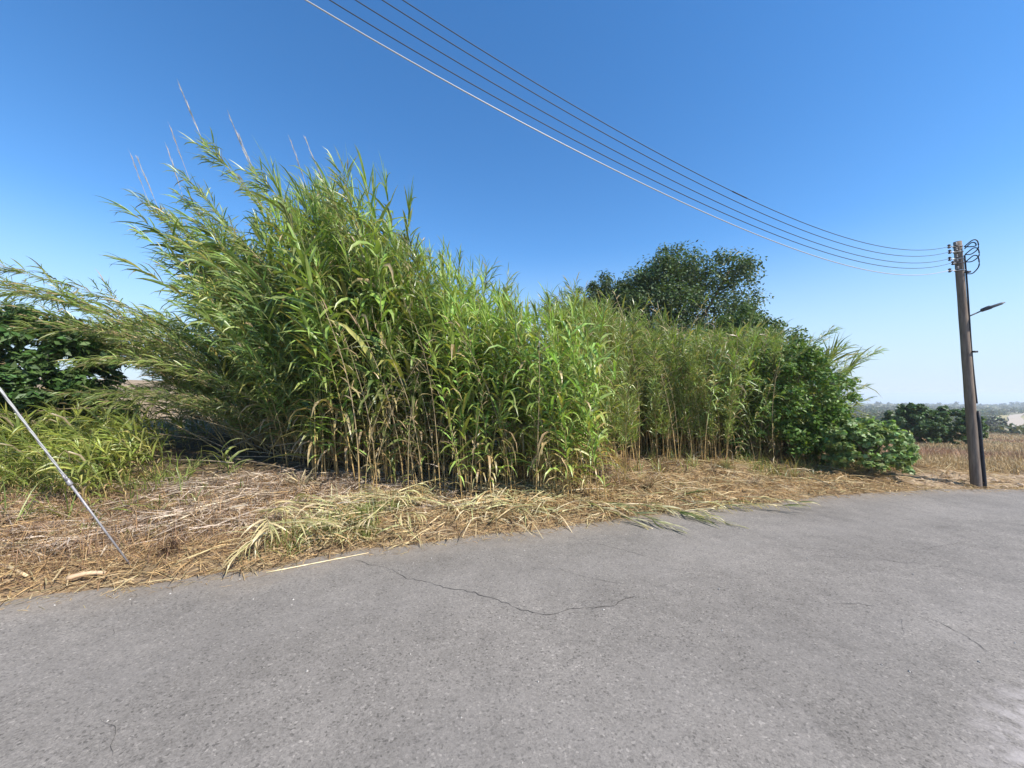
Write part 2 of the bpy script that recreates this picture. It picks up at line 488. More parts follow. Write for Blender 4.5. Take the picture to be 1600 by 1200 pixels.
# cracks: each a thin jagged gap
def px_ground(px, py, z=0.):
    a, b = (px - 800) / F, (600 - py) / F
    c, s = math.cos(PITCH), math.sin(PITCH)
    v = np.array([a, c - b * s, s + b * c]); t = (z - EYE) / v[2]
    return np.array([v[0] * t, v[1] * t])
CRACKS = [([(548, 874), (610, 892), (660, 908), (735, 925), (800, 950), (850, 957), (960, 944), (1000, 930)], .010),
          ([(780, 862), (850, 880), (920, 906), (985, 915)], .006), ([(800, 828), (900, 842), (985, 862), (1050, 882)], .007),
          ([(1290, 940), (1345, 943), (1400, 956), (1455, 968), (1500, 990), (1570, 1040)], .008),
          ([(1265, 870), (1380, 876), (1455, 884), (1520, 893)], .007), ([(1430, 820), (1500, 836), (1512, 846), (1440, 860)], .007),
          ([(1500, 858), (1555, 851), (1620, 857)], .006), ([(1255, 780), (1330, 797), (1400, 808)], .006), ([(1290, 812), (1340, 822)], .006),
          ([(168, 1115), (172, 1150), (160, 1205)], .004), ([(215, 920), (190, 965), (168, 1000)], .004), ([(1080, 818), (1180, 850), (1300, 858), (1410, 880)], .005),
          ([(1455, 884), (1500, 905), (1560, 912)], .004), ([(735, 925), (760, 905), (800, 895)], .004), ([(1400, 956), (1420, 985), (1410, 1010)], .003), ([(900, 842), (930, 868)], .003), ([(1290, 858), (1330, 880), (1345, 900)], .004)]
for pts, w in CRACKS:
    P = np.array([px_ground(*p) for p in pts])
    s = np.concatenate([[0], np.cumsum(np.linalg.norm(np.diff(P, axis=0), axis=1))])
    n = max(12, int(s[-1] / .022))
    q = np.linspace(0, s[-1], n)
    C = np.stack([np.interp(q, s, P[:, 0]), np.interp(q, s, P[:, 1])], 1)
    t = nrm(np.gradient(C, axis=0)); nn = np.stack([-t[:, 1], t[:, 0]], 1)
    off = (fbm(q * 4, 0 * q, int(w * 1e4)) - .5) * .10 + (vnoise(q * 22, 0 * q, 4) - .5) * .022
    C = C + nn * off[:, None]
    ww = w * (.08 + .6 * vnoise(q * 14, q * 0, 7)) * np.minimum(1, np.minimum(np.arange(n), np.arange(n)[::-1]) / 5) / 2
    a, b = C + nn * ww[:, None], C - nn * ww[:, None]
    z = np.array([road_z(x, y) for x, y in C]) + .003
    v = np.concatenate([np.c_[a, z], np.c_[b, z]])
    i = np.arange(n - 1)
    g = Geo(); g.add(v, np.stack([i, i + 1, i + 1 + n, i + n], -1), (.03, .03, .03))
    link('crack', g.mesh('crack', M_CRACK), road)

# sea beyond the land
g = Geo()
g.add([[-60000, 900, -62], [60000, 900, -62], [60000, 60000, -62], [-60000, 60000, -62]], np.array([[0, 1, 2, 3]]), (.1, .2, .3))
tag(link('sea', g.mesh('sea', M_SEA)), 'pale hazy sea at the horizon', kind='structure')

# pale chalk track winding through the far scrub
def far_ground(px, py):
    a, b = (px - 800) / F, (600 - py) / F
    c, s = math.cos(PITCH), math.sin(PITCH)
    v = np.array([a, c - b * s, s + b * c])
    t = np.geomspace(6, 1500, 6000)
    zz = EYE + v[2] * t - height(v[0] * t, v[1] * t)
    k = int(np.argmax(zz < 0)) if (zz < 0).any() else len(t) - 1
    return v[0] * t[k], v[1] * t[k]
cl = np.array([far_ground(*p) for p in [(1542, 672), (1566, 668.5), (1584, 664), (1589, 658), (1584, 652), (1592, 648.5), (1608, 646.5)]])
s = np.concatenate([[0], np.cumsum(np.linalg.norm(np.diff(cl, axis=0), axis=1))])
q = np.linspace(0, s[-1], 80)
C = np.stack([np.interp(q, s, cl[:, 0]), np.interp(q, s, cl[:, 1])], 1)
for _ in range(3):
    C[1:-1] = (C[:-2] + C[1:-1] * 2 + C[2:]) / 4
t = nrm(np.gradient(C, axis=0)); nn = np.stack([-t[:, 1], t[:, 0]], 1)
wid = np.interp(q, [0, s[-1] * .15, s[-1]], [1.0, 1.6, 2.3])[:, None]
cols = [C + nn * wid * k for k in (-1, -.5, 0, .5, 1)]
v = np.stack([np.c_[c, height(c[:, 0], c[:, 1]) + .25] for c in cols], 1)
g = Geo(); i = (np.arange(79)[:, None] * 5 + np.arange(4)[None]).reshape(-1)
g.add(v, np.stack([i, i + 1, i + 6, i + 5], -1), (.5, .45, .4))
tag(link('dirt_track', g.mesh('dirt_track', M_TRACK)), 'pale chalk track winding away through the scrub', kind='structure')

# ------------------------------------------------------------------ utility pole, lamp, wires, guy
PB = np.array([8.075, 6.724]); PT = np.array([7.886, 6.724])
PZ0, PZ1 = H(*PB) - .15, 4.31
def pole_at(z):
    k = (z - .12) / (4.307 - .12)
    return np.array([PB[0] + (PT[0] - PB[0]) * k, PB[1], z])
def pole_r(z): return .074 - .022 * (z / 4.3)
pole = empty('utility_pole', (*PB, H(*PB)), 'weathered brown utility pole leaning left beside the road, topped by five wires', 'utility pole')
def pchild(name, g, mat, parent=pole):
    o = link(name, g.mesh(name, mat), parent)
    o.matrix_parent_inverse = Matrix.Translation(-Vector(pole.location)) if parent is pole else Matrix()
    return o
zz = np.linspace(PZ0, PZ1, 24)
g = Geo(); tube(g, [pole_at(z) for z in zz], [pole_r(z) * (1 + .02 * math.sin(z * 9)) for z in zz], (.25, .2, .16), 16)
pchild('shaft', g, M_POLE)
right = np.array([.66, -.75, 0]); left = -right; face = np.array([-.77, -.64, 0])
WC = [([7.678, 6.674, 4.207], [0.00015, -0.004364, 0.064508, -0.268465, 4.202998]), ([7.686, 6.674, 4.111], [0.00016, -0.00467, 0.067491, -0.280333, 4.110078]),
      ([7.682, 6.674, 3.986], [0.000158, -0.00453, 0.065025, -0.269633, 3.990756]), ([7.736, 6.674, 3.912], [0.000179, -0.005015, 0.068651, -0.287833, 3.920934]),
      ([7.676, 6.674, 3.782], [0.000183, -0.005072, 0.067363, -0.267633, 3.787122])]
wd = np.array([-math.cos(R(22.5)), -math.sin(R(22.5)), 0])
for k, (p0, c) in enumerate(WC):
    p0 = np.array(p0); z = p0[2] + .012
    ctr = pole_at(z); r = pole_r(z)
    g = Geo()                                   # strap round the pole with an eye bolt reaching to the wire
    th = np.linspace(0, 2 * np.pi, 19)
    for dz in (0,):
        tube(g, [ctr + np.array([math.cos(a) * (r + .006), math.sin(a) * (r + .006), dz]) for a in th], .007, (.6, .6, .6), 5, False)
    tube(g, [ctr + wd * r * .8, p0 - wd * .02], .007, (.6, .6, .6), 6)
    pchild('strap', g, M_STEEL if k in (0, 3) else M_STRAP)
    g = Geo()                                   # shackle insulator
    ax = np.linspace(-.035, .035, 9)
    tube(g, [p0 + np.array([0, 0, a]) for a in ax], [.012, .022, .024, .014, .013, .014, .024, .022, .012], (.05, .04, .04), 10)
    pchild('insulator', g, M_CER)
    g = Geo()                                   # small iron hook clamps on the left face
    for dz in (.055, .03):
        b = pole_at(z + dz) + left * .0 + wd * (r + .012)
        box(g, 0, 0, 0, .05, .03, .018, (.1, .1, .1), Matrix.Rotation(R(22.5), 3, 'Z'), b)
    pchild('bracket', g, M_STEEL)
for k, (z0, z1, out) in enumerate([(4.16, 4.20, .15), (4.20, 4.06, .18), (4.06, 3.93, .18), (3.93, 3.72, .17)]):
    a = pole_at(z0) + right * (pole_r(z0) + .02); b = pole_at(z1) + right * (pole_r(z1) + .02)
    ctrl = [a, a + right * out * .55 + np.array([0, 0, .10]), a + right * out * .85 + np.array([0, 0, .07]), (a + b) / 2 + right * out * .9 + np.array([0, 0, -.01]), b + right * out * .4 + np.array([0, 0, -.02]), b]
    u = np.linspace(0, 5, 26); ctrl = np.array(ctrl)
    pts = np.stack([np.interp(u, range(6), ctrl[:, j]) for j in range(3)], 1)
    for _ in range(4): pts[1:-1] = (pts[:-2] + 2 * pts[1:-1] + pts[2:]) / 4
    g = Geo(); tube(g, pts, .009, (.02, .02, .03), 6)
    pchild('jumper_cable', g, M_BLACK)
g = Geo()
zc = np.linspace(1.45, 4.05, 30)
tube(g, [pole_at(z) + right * (pole_r(z) + .008 + .008 * math.sin(z * 2.1)) for z in zc], .012, (.02, .02, .03), 8)
pchild('riser_cable', g, M_BLACK)
g = Geo()
zc = np.linspace(PZ0, 1.32, 8)
tube(g, [pole_at(z) + right * (pole_r(z) + .020 - .004 * z) for z in zc], .024, (.02, .02, .03), 12)
pchild('cable_guard', g, M_BLACK)
for z in (2.35, 3.75):
    g = Geo(); c = pole_at(z) + right * (pole_r(z) + .035); box(g, 0, 0, 0, .07, .04, .03, (.03, .03, .03), None, c)
    pchild('cable_clip', g, M_BLACK)

la = pole_at(2.98) + right * pole_r(2.98)
ldir = nrm(np.array([.70, -.40, .0])); tilt = .17
lamp = empty('street_lamp', tuple(la), 'dark slim street lamp on a short arm fixed to the pole', 'street lamp')
def lchild(name, g, mat, parent=lamp):
    o = link(name, g.mesh(name, mat), parent); o.matrix_parent_inverse = Matrix.Translation(-Vector(lamp.location)); return o
g = Geo(); tip = la + ldir * .16 + np.array([0, 0, .075])
tube(g, [la - ldir * .03, la + ldir * .02, tip], .011, (.06, .06, .07), 8)
lchild('arm', g, M_LAMP)
g = Geo()
hd = nrm(ldir + np.array([0, 0, .42])); hs_ = nrm(np.cross(hd, [0, 0, 1])); hn = np.cross(hs_, hd)
prof = [(0, .018, .02), (.02, .040, .036), (.10, .050, .042), (.12, .054, .030), (.24, .052, .022), (.29, .034, .010)]
ring = []
for l, w, h in prof:
    c = tip + hd * (l - .01)
    ring += [c + hs_ * w + hn * h * .4, c + hs_ * w * .7 + hn * h, c - hs_ * w * .7 + hn * h, c - hs_ * w + hn * h * .4, c - hs_ * w - hn * h * .6, c + hs_ * w - hn * h * .6]
n = len(prof); i = np.arange(n - 1)[:, None] * 6; j = np.arange(6)[None]; k2 = (j + 1) % 6
g.add(ring, [np.stack([i + j, i + k2, i + 6 + k2, i + 6 + j], -1).reshape(-1, 4), np.array([[5, 4, 3, 2, 1, 0]]), np.array([[0, 1, 2, 3, 4, 5]]) + 6 * (n - 1)], (.06, .06, .07))
lchild('housing', g, M_LAMP)
g = Geo(); c = tip + hd * .17 - hn * .0135
g.add([c + hd * .07 + hs_ * .036, c + hd * .07 - hs_ * .036, c - hd * .05 - hs_ * .036, c - hd * .05 + hs_ * .036,
       c + hd * .07 + hs_ * .036 - hn * .006, c + hd * .07 - hs_ * .036 - hn * .006, c - hd * .05 - hs_ * .036 - hn * .006, c - hd * .05 + hs_ * .036 - hn * .006],
      np.array([[0, 1, 5, 4], [1, 2, 6, 5], [2, 3, 7, 6], [3, 0, 4, 7], [4, 5, 6, 7]]), (.5, .5, .5))
lchild('lens', g, M_GLASS)

QX, QY = -6.37, .86
WLAB = ['topmost dark wire of the five running to the pole', 'second wire from the top of the five on the pole', 'middle dark wire of the five running to the pole',
        'fourth wire down, thin and dark, just above the pale wire', 'pale lowest wire of the five running to the pole']
for k, (p0, c) in enumerate(WC):
    s = np.linspace(0, 15.2, 60)
    p0 = np.array(p0)
    pts = p0[None] + wd[None] * s[:, None]; pts[:, 2] = np.polyval(c, s)
    g = Geo()
    tube(g, pts - np.array([*p0[:2], 0]), .0042 if k < 4 else .0052, (.1, .1, .1), 6)
    if k == 0:
        tube(g, pts[20:22] - np.array([*p0[:2], 0]), .007, (.1, .1, .1), 6)
    w = link('overhead_wire', g.mesh('overhead_wire', M_PALEWIRE if k == 4 else M_WIRE), None, (p0[0], p0[1], 0))
    tag(w, WLAB[k], 'wire', 'overhead wires')
# the pole the wires and the guy run to, just outside the picture on the left
q = empty('utility_pole', (QX, QY, 0), 'weathered brown utility pole at the verge that the guy wire holds', 'utility pole')
g = Geo(); tube(g, [(0, 0, z) for z in np.linspace(-.2, 7.95, 20)], np.linspace(.15, .1, 20), (.25, .2, .16), 14)
link('shaft', g.mesh('shaft', M_POLE), q)
for k in range(5):
    g = Geo(); z = 7.7 - .12 * k
    tube(g, [(math.cos(a) * .112, math.sin(a) * .112, z) for a in np.linspace(0, 2 * np.pi, 17)], .008, (.6, .6, .6), 5, False)
    link('strap', g.mesh('strap', M_STRAP), q)

A = np.array([-3.43, 3.533, H(-3.43, 3.533) - .03])
Bq = np.array([QX + .05, QY + .06, 7.5])
Gp = np.array([-4.0115, 3.0093, 1.643])
gd = nrm(Gp - A)
top = A + gd * (np.hypot(*(Bq - A)[:2]) / np.hypot(*gd[:2]))
guy = empty('guy_wire', tuple(A), 'pale steel guy wire with an anchor rod slanting from the dry verge', 'guy wire')
def gchild(name, g, mat):
    o = link(name, g.mesh(name, mat), guy); o.matrix_parent_inverse = Matrix.Translation(-Vector(A)); return o
rl = .98
g = Geo(); tube(g, [A - gd * .1, A + gd * rl * .45, A + gd * rl], [.0075, .008, .009], (.4, .4, .4), 10)
gchild('anchor_rod', g, M_STEEL)
g = Geo()
e = A + gd * rl; sd_ = nrm(np.cross(gd, [0, 0, 1.])); ud = np.cross(sd_, gd)
th = np.linspace(0, 2 * np.pi, 17)
tube(g, [e + gd * .02 + (gd * math.cos(a) + sd_ * math.sin(a)) * .03 for a in th], .008, (.4, .4, .4), 6, False)
tube(g, [e - gd * .06, e - gd * .05, e + gd * .0], [.016, .018, .014], (.4, .4, .4), 8)
gchild('eye', g, M_STEEL)
g = Geo()                                       # stranded cable: three twisted strands
s = np.linspace(rl + .02, rl + .95, 60)
for ph in (0, 2.1, 4.2):
    tube(g, [A + gd * t + (sd_ * math.cos(t * 16 + ph) + ud * math.sin(t * 16 + ph)) * .0045 for t in s], .0052, (.6, .6, .58), 5)
gchild('grip', g, M_PALEWIRE)
g = Geo(); tube(g, [e + gd * .05, A + gd * 2., top], .0075, (.6, .6, .6), 8)
gchild('cable', g, M_PALEWIRE)

# ------------------------------------------------------------------ giant reeds
C_BROAD = np.array([.22, .325, .074]); C_GREY = np.array([.095, .135, .062]); C_YEL = np.array([.22, .275, .062]); C_DRY = np.array([.42, .32, .17]); C_TAN = np.array([.36, .25, .10])
def stem_curve(L, th0, th1, n, power=1.2, wob=.0, r=rng):
    s = np.linspace(0, 1, n); th = np.radians(th0 + (th1 - th0) * s ** power)
    az = np.pi + wob * np.sin(s * 3 + r.uniform(0, 6))
    d = np.stack([np.sin(th) * np.cos(az), np.sin(th) * np.sin(az), np.cos(th)], 1)
    p = np.concatenate([[[0, 0, 0]], np.cumsum((d[:-1] + d[1:]) / 2 * L / (n - 1), axis=0)])
    return s, p, d
def perp(d, az):
    ref = np.where(np.abs(d[:, 2:3]) < .95, np.array([[0, 0, 1.]]), np.array([[1., 0, 0]]))
    a = nrm(np.cross(d, ref)); b = np.cross(d, a)
    return a * np.cos(az)[:, None] + b * np.sin(az)[:, None]

def make_cane(L, th0, th1, style, seed, plume=0., power=1.2, lush=1.0, hue=None):
    """returns meshes (stem, foliage, plume or None)"""
    r = np.random.default_rng(seed)
    n = 15
    s, p, d = stem_curve(L, th0, th1, n, power, .25, r)
    gs, gf = Geo(), Geo()
    r0 = r.uniform(.010, .014)
    base_c, top_c = (np.array([.42, .28, .11]), np.array([.19, .20, .06]))
    if style == 'bushy': top_c = np.array([.30, .25, .11])
    if style == 'dead': top_c = np.array([.36, .28, .16])
    mixs = smooth(.05, .5, s)[:, None]
    sc = base_c * (1 - mixs) + top_c * mixs
    sc = sc * (1 + .18 * ((np.arange(n) % 2) * 2 - 1))[:, None]
    tube(gs, p, r0 * (1 - .72 * s ** 1.3), sc, 5)
    def on(u):
        return np.stack([np.interp(u, s, p[:, j]) for j in range(3)], 1), nrm(np.stack([np.interp(u, s, d[:, j]) for j in range(3)], 1))
    main = hue if hue is not None else (C_BROAD if style == 'broad' else C_YEL * .75 + C_BROAD * .25)
    if style in ('broad', 'young'):
        m = int((L / .105) * lush)
        u = np.clip(np.linspace(.12 if style == 'broad' else .08, 1, m) + r.normal(0, .006, m), 0, 1)
        P, T = on(u)
        az = np.arange(m) * np.pi + r.normal(0, .8, m) + r.uniform(0, 6)
        az = az + np.cumsum(r.normal(0, .45, m))
        rad = perp(T, az)
        ph = np.radians(np.interp(u, [0, .5, .9, 1], [58, 48, 36, 16]) + r.normal(0, 13, m))
        d0 = T * np.cos(ph)[:, None] + rad * np.sin(ph)[:, None]
        ln = np.interp(u, [0, .25, .7, 1], [.40, .74, .80, .46]) * r.uniform(.55, 1.25, m)
        wd_ = np.interp(u, [0, .3, .8, 1], [.030, .062, .066, .034]) * r.uniform(.8, 1.15, m)
        if style == 'young': ln *= .9; wd_ *= .8
        col = jit(main, m, .18, .07, r)
        yel = r.random(m) < .10
        col[yel] = jit((.34, .33, .085), yel.sum(), .15, .05, r)
        dry = (r.random(m) < np.interp(u, [0, .2, .4, 1], [.9, .42, .05, .02]))
        col[dry] = jit(C_DRY, dry.sum(), .2, .06, r)
        blades(gf, P, d0, T, ln, wd_, col, 'leaf', np.where(dry, .75, r.uniform(.12, .72, m) ** 1.2), .16, r.normal(0, .35, m), (.36, .30, .12))
        # upright tuft of furled leaves at the tip
        k = 6
        blades(gf, np.repeat(p[-1:], k, 0) - d[-1] * r.uniform(0, .25, (k, 1)), d[-1] + r.normal(0, .22, (k, 3)), rad[:k], r.uniform(.3, .55, k), .018, jit(main * np.array([1.3, 1.25, 1.]), k, .12, .05, r), 'leaf', r.uniform(.02, .25, k), .2, 0)
        side = r.random(m) < (.10 if style == 'broad' else 0)
        bi = np.where(side & (u > .35))[0]
    else:
        bi = None
    if style in ('bushy', 'dead') or bi is not None:
        if bi is None:
            m = int(L / (.105 if style == 'bushy' else .5))
            u = np.clip(np.linspace(.20, .99, m) + r.normal(0, .01, m), 0, 1)
            P, T = on(u); az = np.arange(m) * np.pi + r.normal(0, .7, m); rad = perp(T, az)
            bi = np.arange(m)
        for i in bi:
            bl = r.uniform(.25, .62) * (1.1 - .45 * u[i])
            ang = R(r.uniform(18, 42))
            bd = nrm(T[i] * math.cos(ang) + rad[i] * math.sin(ang) + np.array([0, 0, .12]))
            be = P[i] + bd * bl
            tube(gs, [P[i], P[i] + bd * bl * .5, be], [.0035, .003, .0015], jit(np.array([.32, .27, .12]), 3, .1, .04, r), 3, False)
            k = max(3, int(bl / (.040 if style != 'dead' else .12)))
            w = np.linspace(.1, 1, k)
            bp = P[i] + bd * (bl * w)[:, None]
            baz = np.arange(k) * np.pi + r.normal(0, .6, k)
            br = perp(np.repeat(bd[None], k, 0), baz)
            pa = np.radians(np.interp(w, [0, 1], [46, 14]) + r.normal(0, 8, k))
            d0 = bd * np.cos(pa)[:, None] + br * np.sin(pa)[:, None]
            col = jit(main, k, .2, .07, r)
            dry = r.random(k) < (.12 if style != 'dead' else .8)
            col[dry] = jit(C_DRY, dry.sum(), .2, .06, r)
            blades(gf, bp, d0, bd, r.uniform(.16, .36, k), r.uniform(.014, .026, k), col, 'thin', r.uniform(.08, .4, k), 0, r.normal(0, .6, k), (.34, .30, .12))
        if style == 'bushy':                     # leafy leader and hanging dry sheaths low down
            k = 16; uu = r.uniform(.88, 1, k); P2, T2 = on(uu)
            blades(gf, P2, T2 + r.normal(0, .33, (k, 3)), perp(T2, r.uniform(0, 6, k)), r.uniform(.2, .42, k), r.uniform(.012, .022, k), jit(main, k, .2, .06, r), 'thin', r.uniform(.05, .35, k), 0, 0, (.34, .30, .12))
            k = 4; uu = r.uniform(.05, .5, k); P2, T2 = on(uu); r2 = perp(T2, r.uniform(0, 6, k))
            blades(gf, P2, T2 * .3 + r2, T2, r.uniform(.2, .45, k), r.uniform(.012, .026, k), jit(C_DRY * .8, k, .2, .06, r), 'thin', r.uniform(.7, 1.3, k), 0, r.normal(0, .5, k))
    gp = None
    if plume:
        gp = Geo()
        e = p[-1]; t = nrm(d[-1] * .5 + np.array([0, 0, .6]))
        tube(gp, [e - d[-1] * .15, e, e + t * plume * .5, e + t * plume], [.004, .004, .003, .0012], (.46, .39, .31), 4)
        k = 60; w = r.uniform(.12, .95, k) ** .8
        blades(gp, e + t * (plume * w)[:, None], t + r.normal(0, .05, (k, 3)), perp(np.repeat(t[None], k, 0), r.uniform(0, 6, k)), r.uniform(.10, .24, k), .0055, jit((.46, .40, .29), k, .15, .05, r), 'straw', r.uniform(0, .1, k), 0, 0)
    return gs.mesh('reed_cane', M_STEM), gf.mesh('reed_foliage', M_LEAF), (gp.mesh('reed_plume', M_STRAW) if gp else None), float(p[-1, 2]), float(p[-1, 0])

def cane_set(n, L, th0, th1, style, seed, plume=0., power=1.2, lush=1., hue=None):
    r = np.random.default_rng(seed)
    return [make_cane(L * r.uniform(.93, 1.07), th0 + r.uniform(-3, 3), th1 + r.uniform(-7, 7), style, seed * 50 + k, plume, power, lush, hue) for k in range(n)]
V_BROAD = cane_set(6, 4.6, 3, 20, 'broad', 1)
V_BROADL = cane_set(5, 4.0, 3, 17, 'broad', 2, hue=np.array([.27, .395, .092]))
V_BUSHY = cane_set(6, 4.6, 4, 22, 'bushy', 3)
V_BUSHYG = cane_set(5, 4.4, 4, 18, 'bushy', 4, hue=np.array([.22, .295, .075]))
V_LEAN = cane_set(5, 6.4, 12, 62, 'bushy', 5, hue=np.array([.23, .305, .074]))
V_LEANB = cane_set(4, 6.0, 10, 56, 'broad', 6, hue=np.array([.19, .285, .08]))
V_PLUME = cane_set(4, 6.3, 8, 44, 'bushy', 7, plume=1.15)
V_PLUMEU = cane_set(3, 4.7, 4, 22, 'bushy', 8, plume=.75)
V_FLOP = cane_set(5, 6.6, 26, 97, 'bushy', 9, power=1.0, hue=np.array([.20, .265, .06]))
V_DEADF = cane_set(3, 6.2, 48, 101, 'dead', 10, power=.8)
V_DEAD = cane_set(4, 3.9, 4, 26, 'dead', 11)
V_YOUNG = cane_set(6, 1.7, 8, 58, 'young', 12, lush=1.3, hue=np.array([.23, .28, .06]))
V_SHOOT = cane_set(4, 1.5, 4, 26, 'young', 13, lush=1.2, hue=np.array([.12, .17, .05]))

def plant(parent, var, x, y, yaw, sc, tilt=(0, 0)):
    st, fo, pl, h, tx = var
    z = H(x, y) - .04
    o = link('cane', st, parent, (x - parent.location.x, y - parent.location.y, z - parent.location.z), (tilt[0], tilt[1], yaw), (sc, sc, sc))
    link('foliage', fo, o)
    if pl: link('plume', pl, o)
    return o

def clump(label, spec, loc, name='reed_clump', cat='reed clump'):
    t = empty(name, (*loc, H(*loc)), label, cat, 'giant reed clumps on the bank')
    for sp in spec:
        n, px, dd, sets, top = sp['n'], sp['px'], sp['d'], sp['v'], sp.get('top')
        spread = sp.get('yaw', .5); yo = sp.get('yo', 0.)
        for k in range(n):
            u = (k + rng.random()) / n
            P = px[0] + (px[1] - px[0]) * u
            dist = dd[0] + (dd[1] - dd[0]) * rng.random() ** sp.get('pw', 1.)
            x, y = at_px(P, dist)
            var = sets[rng.integers(len(sets))]
            if top:
                zt = eye_z(np.interp(P - sp.get('dx', 22), *zip(*top)), dist) - .42
                sc = (zt - H(x, y)) / var[3] * rng.choice([rng.uniform(.70, .95), rng.uniform(.9, 1.02)])
            else:
                sc = rng.uniform(*sp.get('sc', (.85, 1.1)))
            plant(t, var, x, y, yo + rng.normal(0, spread), sc, (rng.normal(0, .05), rng.normal(0, .05)))
    return t

TOP1 = [(380, 300), (470, 285), (540, 272), (600, 275), (650, 335), (700, 380), (760, 425), (800, 435), (900, 445), (960, 455)]
clump('tall dense green reed clump in the middle, broad grey-green leaves down to its dark foot',
      [dict(n=150, px=(480, 740), d=(5.7, 8.8), v=V_BROAD, top=TOP1, yaw=.7), dict(n=34, px=(540, 750), d=(6.2, 8.6), v=V_BUSHY, top=TOP1, yaw=.7),
       dict(n=18, px=(455, 700), d=(5.8, 7), v=V_SHOOT, sc=(.8, 1.5), yaw=2), dict(n=8, px=(520, 720), d=(6.4, 8), v=V_PLUMEU, top=[(380, 360), (600, 340), (700, 420)]),
       dict(n=12, px=(470, 700), d=(5.9, 8), v=V_DEAD, sc=(.6, .9), yaw=2)], at_px(585, 7.2))
clump('light green reed clump with bare tan foot stems, nearest the road',
      [dict(n=125, px=(710, 950), d=(5.35, 7.4), v=V_BROADL, top=TOP1, yaw=.8), dict(n=24, px=(740, 980), d=(6.2, 8.), v=V_BUSHY, top=TOP1, yaw=.8),
       dict(n=64, px=(560, 900), d=(5.3, 6.6), v=V_DEAD, sc=(.3, .75), yaw=2), dict(n=4, px=(790, 920), d=(6, 7), v=V_PLUMEU, top=[(700, 440), (900, 470)])], at_px(810, 6.5))
left_clump = clump('reed clump leaning far left, its feathery plumes tallest against the sky',
      [dict(n=40, px=(440, 600), d=(7.2, 9.4), v=V_LEAN, sc=(.66, .86), yaw=.16), dict(n=40, px=(430, 590), d=(7., 9.2), v=V_LEANB, sc=(.66, .92), yaw=.2), dict(n=26, px=(370, 470), d=(6.6, 8.4), v=V_LEANB, sc=(.42, .62), yaw=.25),
       dict(n=26, px=(400, 490), d=(7.2, 9.6), v=V_BROAD, sc=(.7, .95), yaw=.4)], at_px(500, 8.2))
for px, py, dd, k in ((341, 258, 8., 0), (214, 322, 7.8, 1), (240, 335, 8., 3), (272, 312, 7.9, 2), (302, 300, 8.2, 3), (392, 292, 8., 1), (412, 290, 7.6, 0), (468, 292, 7.8, 2), (505, 300, 8., 1)):
    var = V_PLUME[k]; x, y = at_px(px, dd); zt = eye_z(py, dd)
    sc = (zt - .3) / var[3]
    plant(left_clump, var, x - var[4] * sc, y, rng.normal(0, .04), sc)
clump('wind-bent reeds bowed over horizontally towards the left, above the low green growth',
      [dict(n=20, px=(350, 480), d=(7., 8.8), v=V_FLOP, sc=(.76, .96), yaw=.12), dict(n=16, px=(390, 490), d=(6.6, 8.2), v=V_FLOP, sc=(.36, .6), yaw=.5), dict(n=24, px=(435, 520), d=(6.3, 7.6), v=V_LEANB, sc=(.3, .5), yaw=.7), dict(n=34, px=(430, 530), d=(6.1, 7.4), v=V_LEANB, sc=(.45, .72), yaw=.5), dict(n=26, px=(400, 500), d=(7.4, 9.), v=V_BROAD, sc=(.4, .75), yaw=.5), dict(n=44, px=(290, 470), d=(8.6, 11.), v=V_LEANB, sc=(.16, .30), yaw=.7), dict(n=40, px=(300, 470), d=(8.4, 11.), v=V_SHOOT, sc=(.5, .95), yaw=1), dict(n=7, px=(350, 460), d=(6.8, 8.), v=V_DEADF, sc=(.7, 1.0), yaw=.16)], at_px(400, 7.5))
clump('tan-stemmed bushy reed clump in front of the big round tree',
      [dict(n=130, px=(900, 1140), d=(7.6, 10.), v=V_BUSHYG, top=[(880, 430), (940, 435), (985, 465), (1040, 495), (1120, 505)], yaw=1.),
       dict(n=36, px=(890, 1120), d=(7.5, 9.), v=V_DEAD, sc=(.5, .95), yaw=2), dict(n=30, px=(880, 1000), d=(6.8, 8.2), v=V_BUSHY, top=[(860, 445), (940, 450), (1000, 490)], yaw=1.), dict(n=50, px=(930, 1140), d=(8.2, 10.), v=V_BUSHY, top=[(880, 440), (980, 475), (1040, 505), (1120, 510)], yaw=1.),
       dict(n=70, px=(900, 1150), d=(9.6, 11.2), v=V_SHOOT, sc=(1., 1.9), yaw=2), dict(n=70, px=(930, 1150), d=(7.8, 10.), v=V_BROAD, top=[(880, 450), (980, 475), (1040, 500), (1120, 510)], yaw=1.)], at_px(1000, 9))
clump('sparser bushy reed clump right of the tan-stemmed one, over the dark hollow',
      [dict(n=80, px=(1095, 1260), d=(8., 10.2), v=V_BUSHYG, top=[(1060, 500), (1130, 490), (1180, 485), (1230, 530)], yaw=1.), dict(n=60, px=(1090, 1290), d=(9.5, 11.2), v=V_SHOOT, sc=(1., 1.8), yaw=2), dict(n=40, px=(1000, 1230), d=(7.8, 8.8), v=V_LEANB, sc=(.28, .5), yaw=1.6), dict(n=60, px=(1090, 1250), d=(8., 10.), v=V_BROAD, top=[(1060, 505), (1150, 495), (1190, 510)], yaw=1.),
       dict(n=24, px=(1040, 1210), d=(7.6, 8.8), v=V_DEAD, sc=(.4, .8), yaw=1., yo=1.)], at_px(1160, 9.4))
clump('few reeds at the right end leaning right over the leafy shrub',
      [dict(n=16, px=(1150, 1225), d=(8.2, 9.), v=V_LEAN[:3] + V_LEANB[:2], sc=(.38, .52), yaw=.3, yo=math.pi), dict(n=26, px=(1225, 1280), d=(8., 8.7), v=V_LEANB, sc=(.26, .36), yaw=.5, yo=math.pi), dict(n=14, px=(1200, 1250), d=(8.6, 9.4), v=V_LEANB, sc=(.34, .42), yaw=.3, yo=math.pi)], at_px(1205, 9.1))
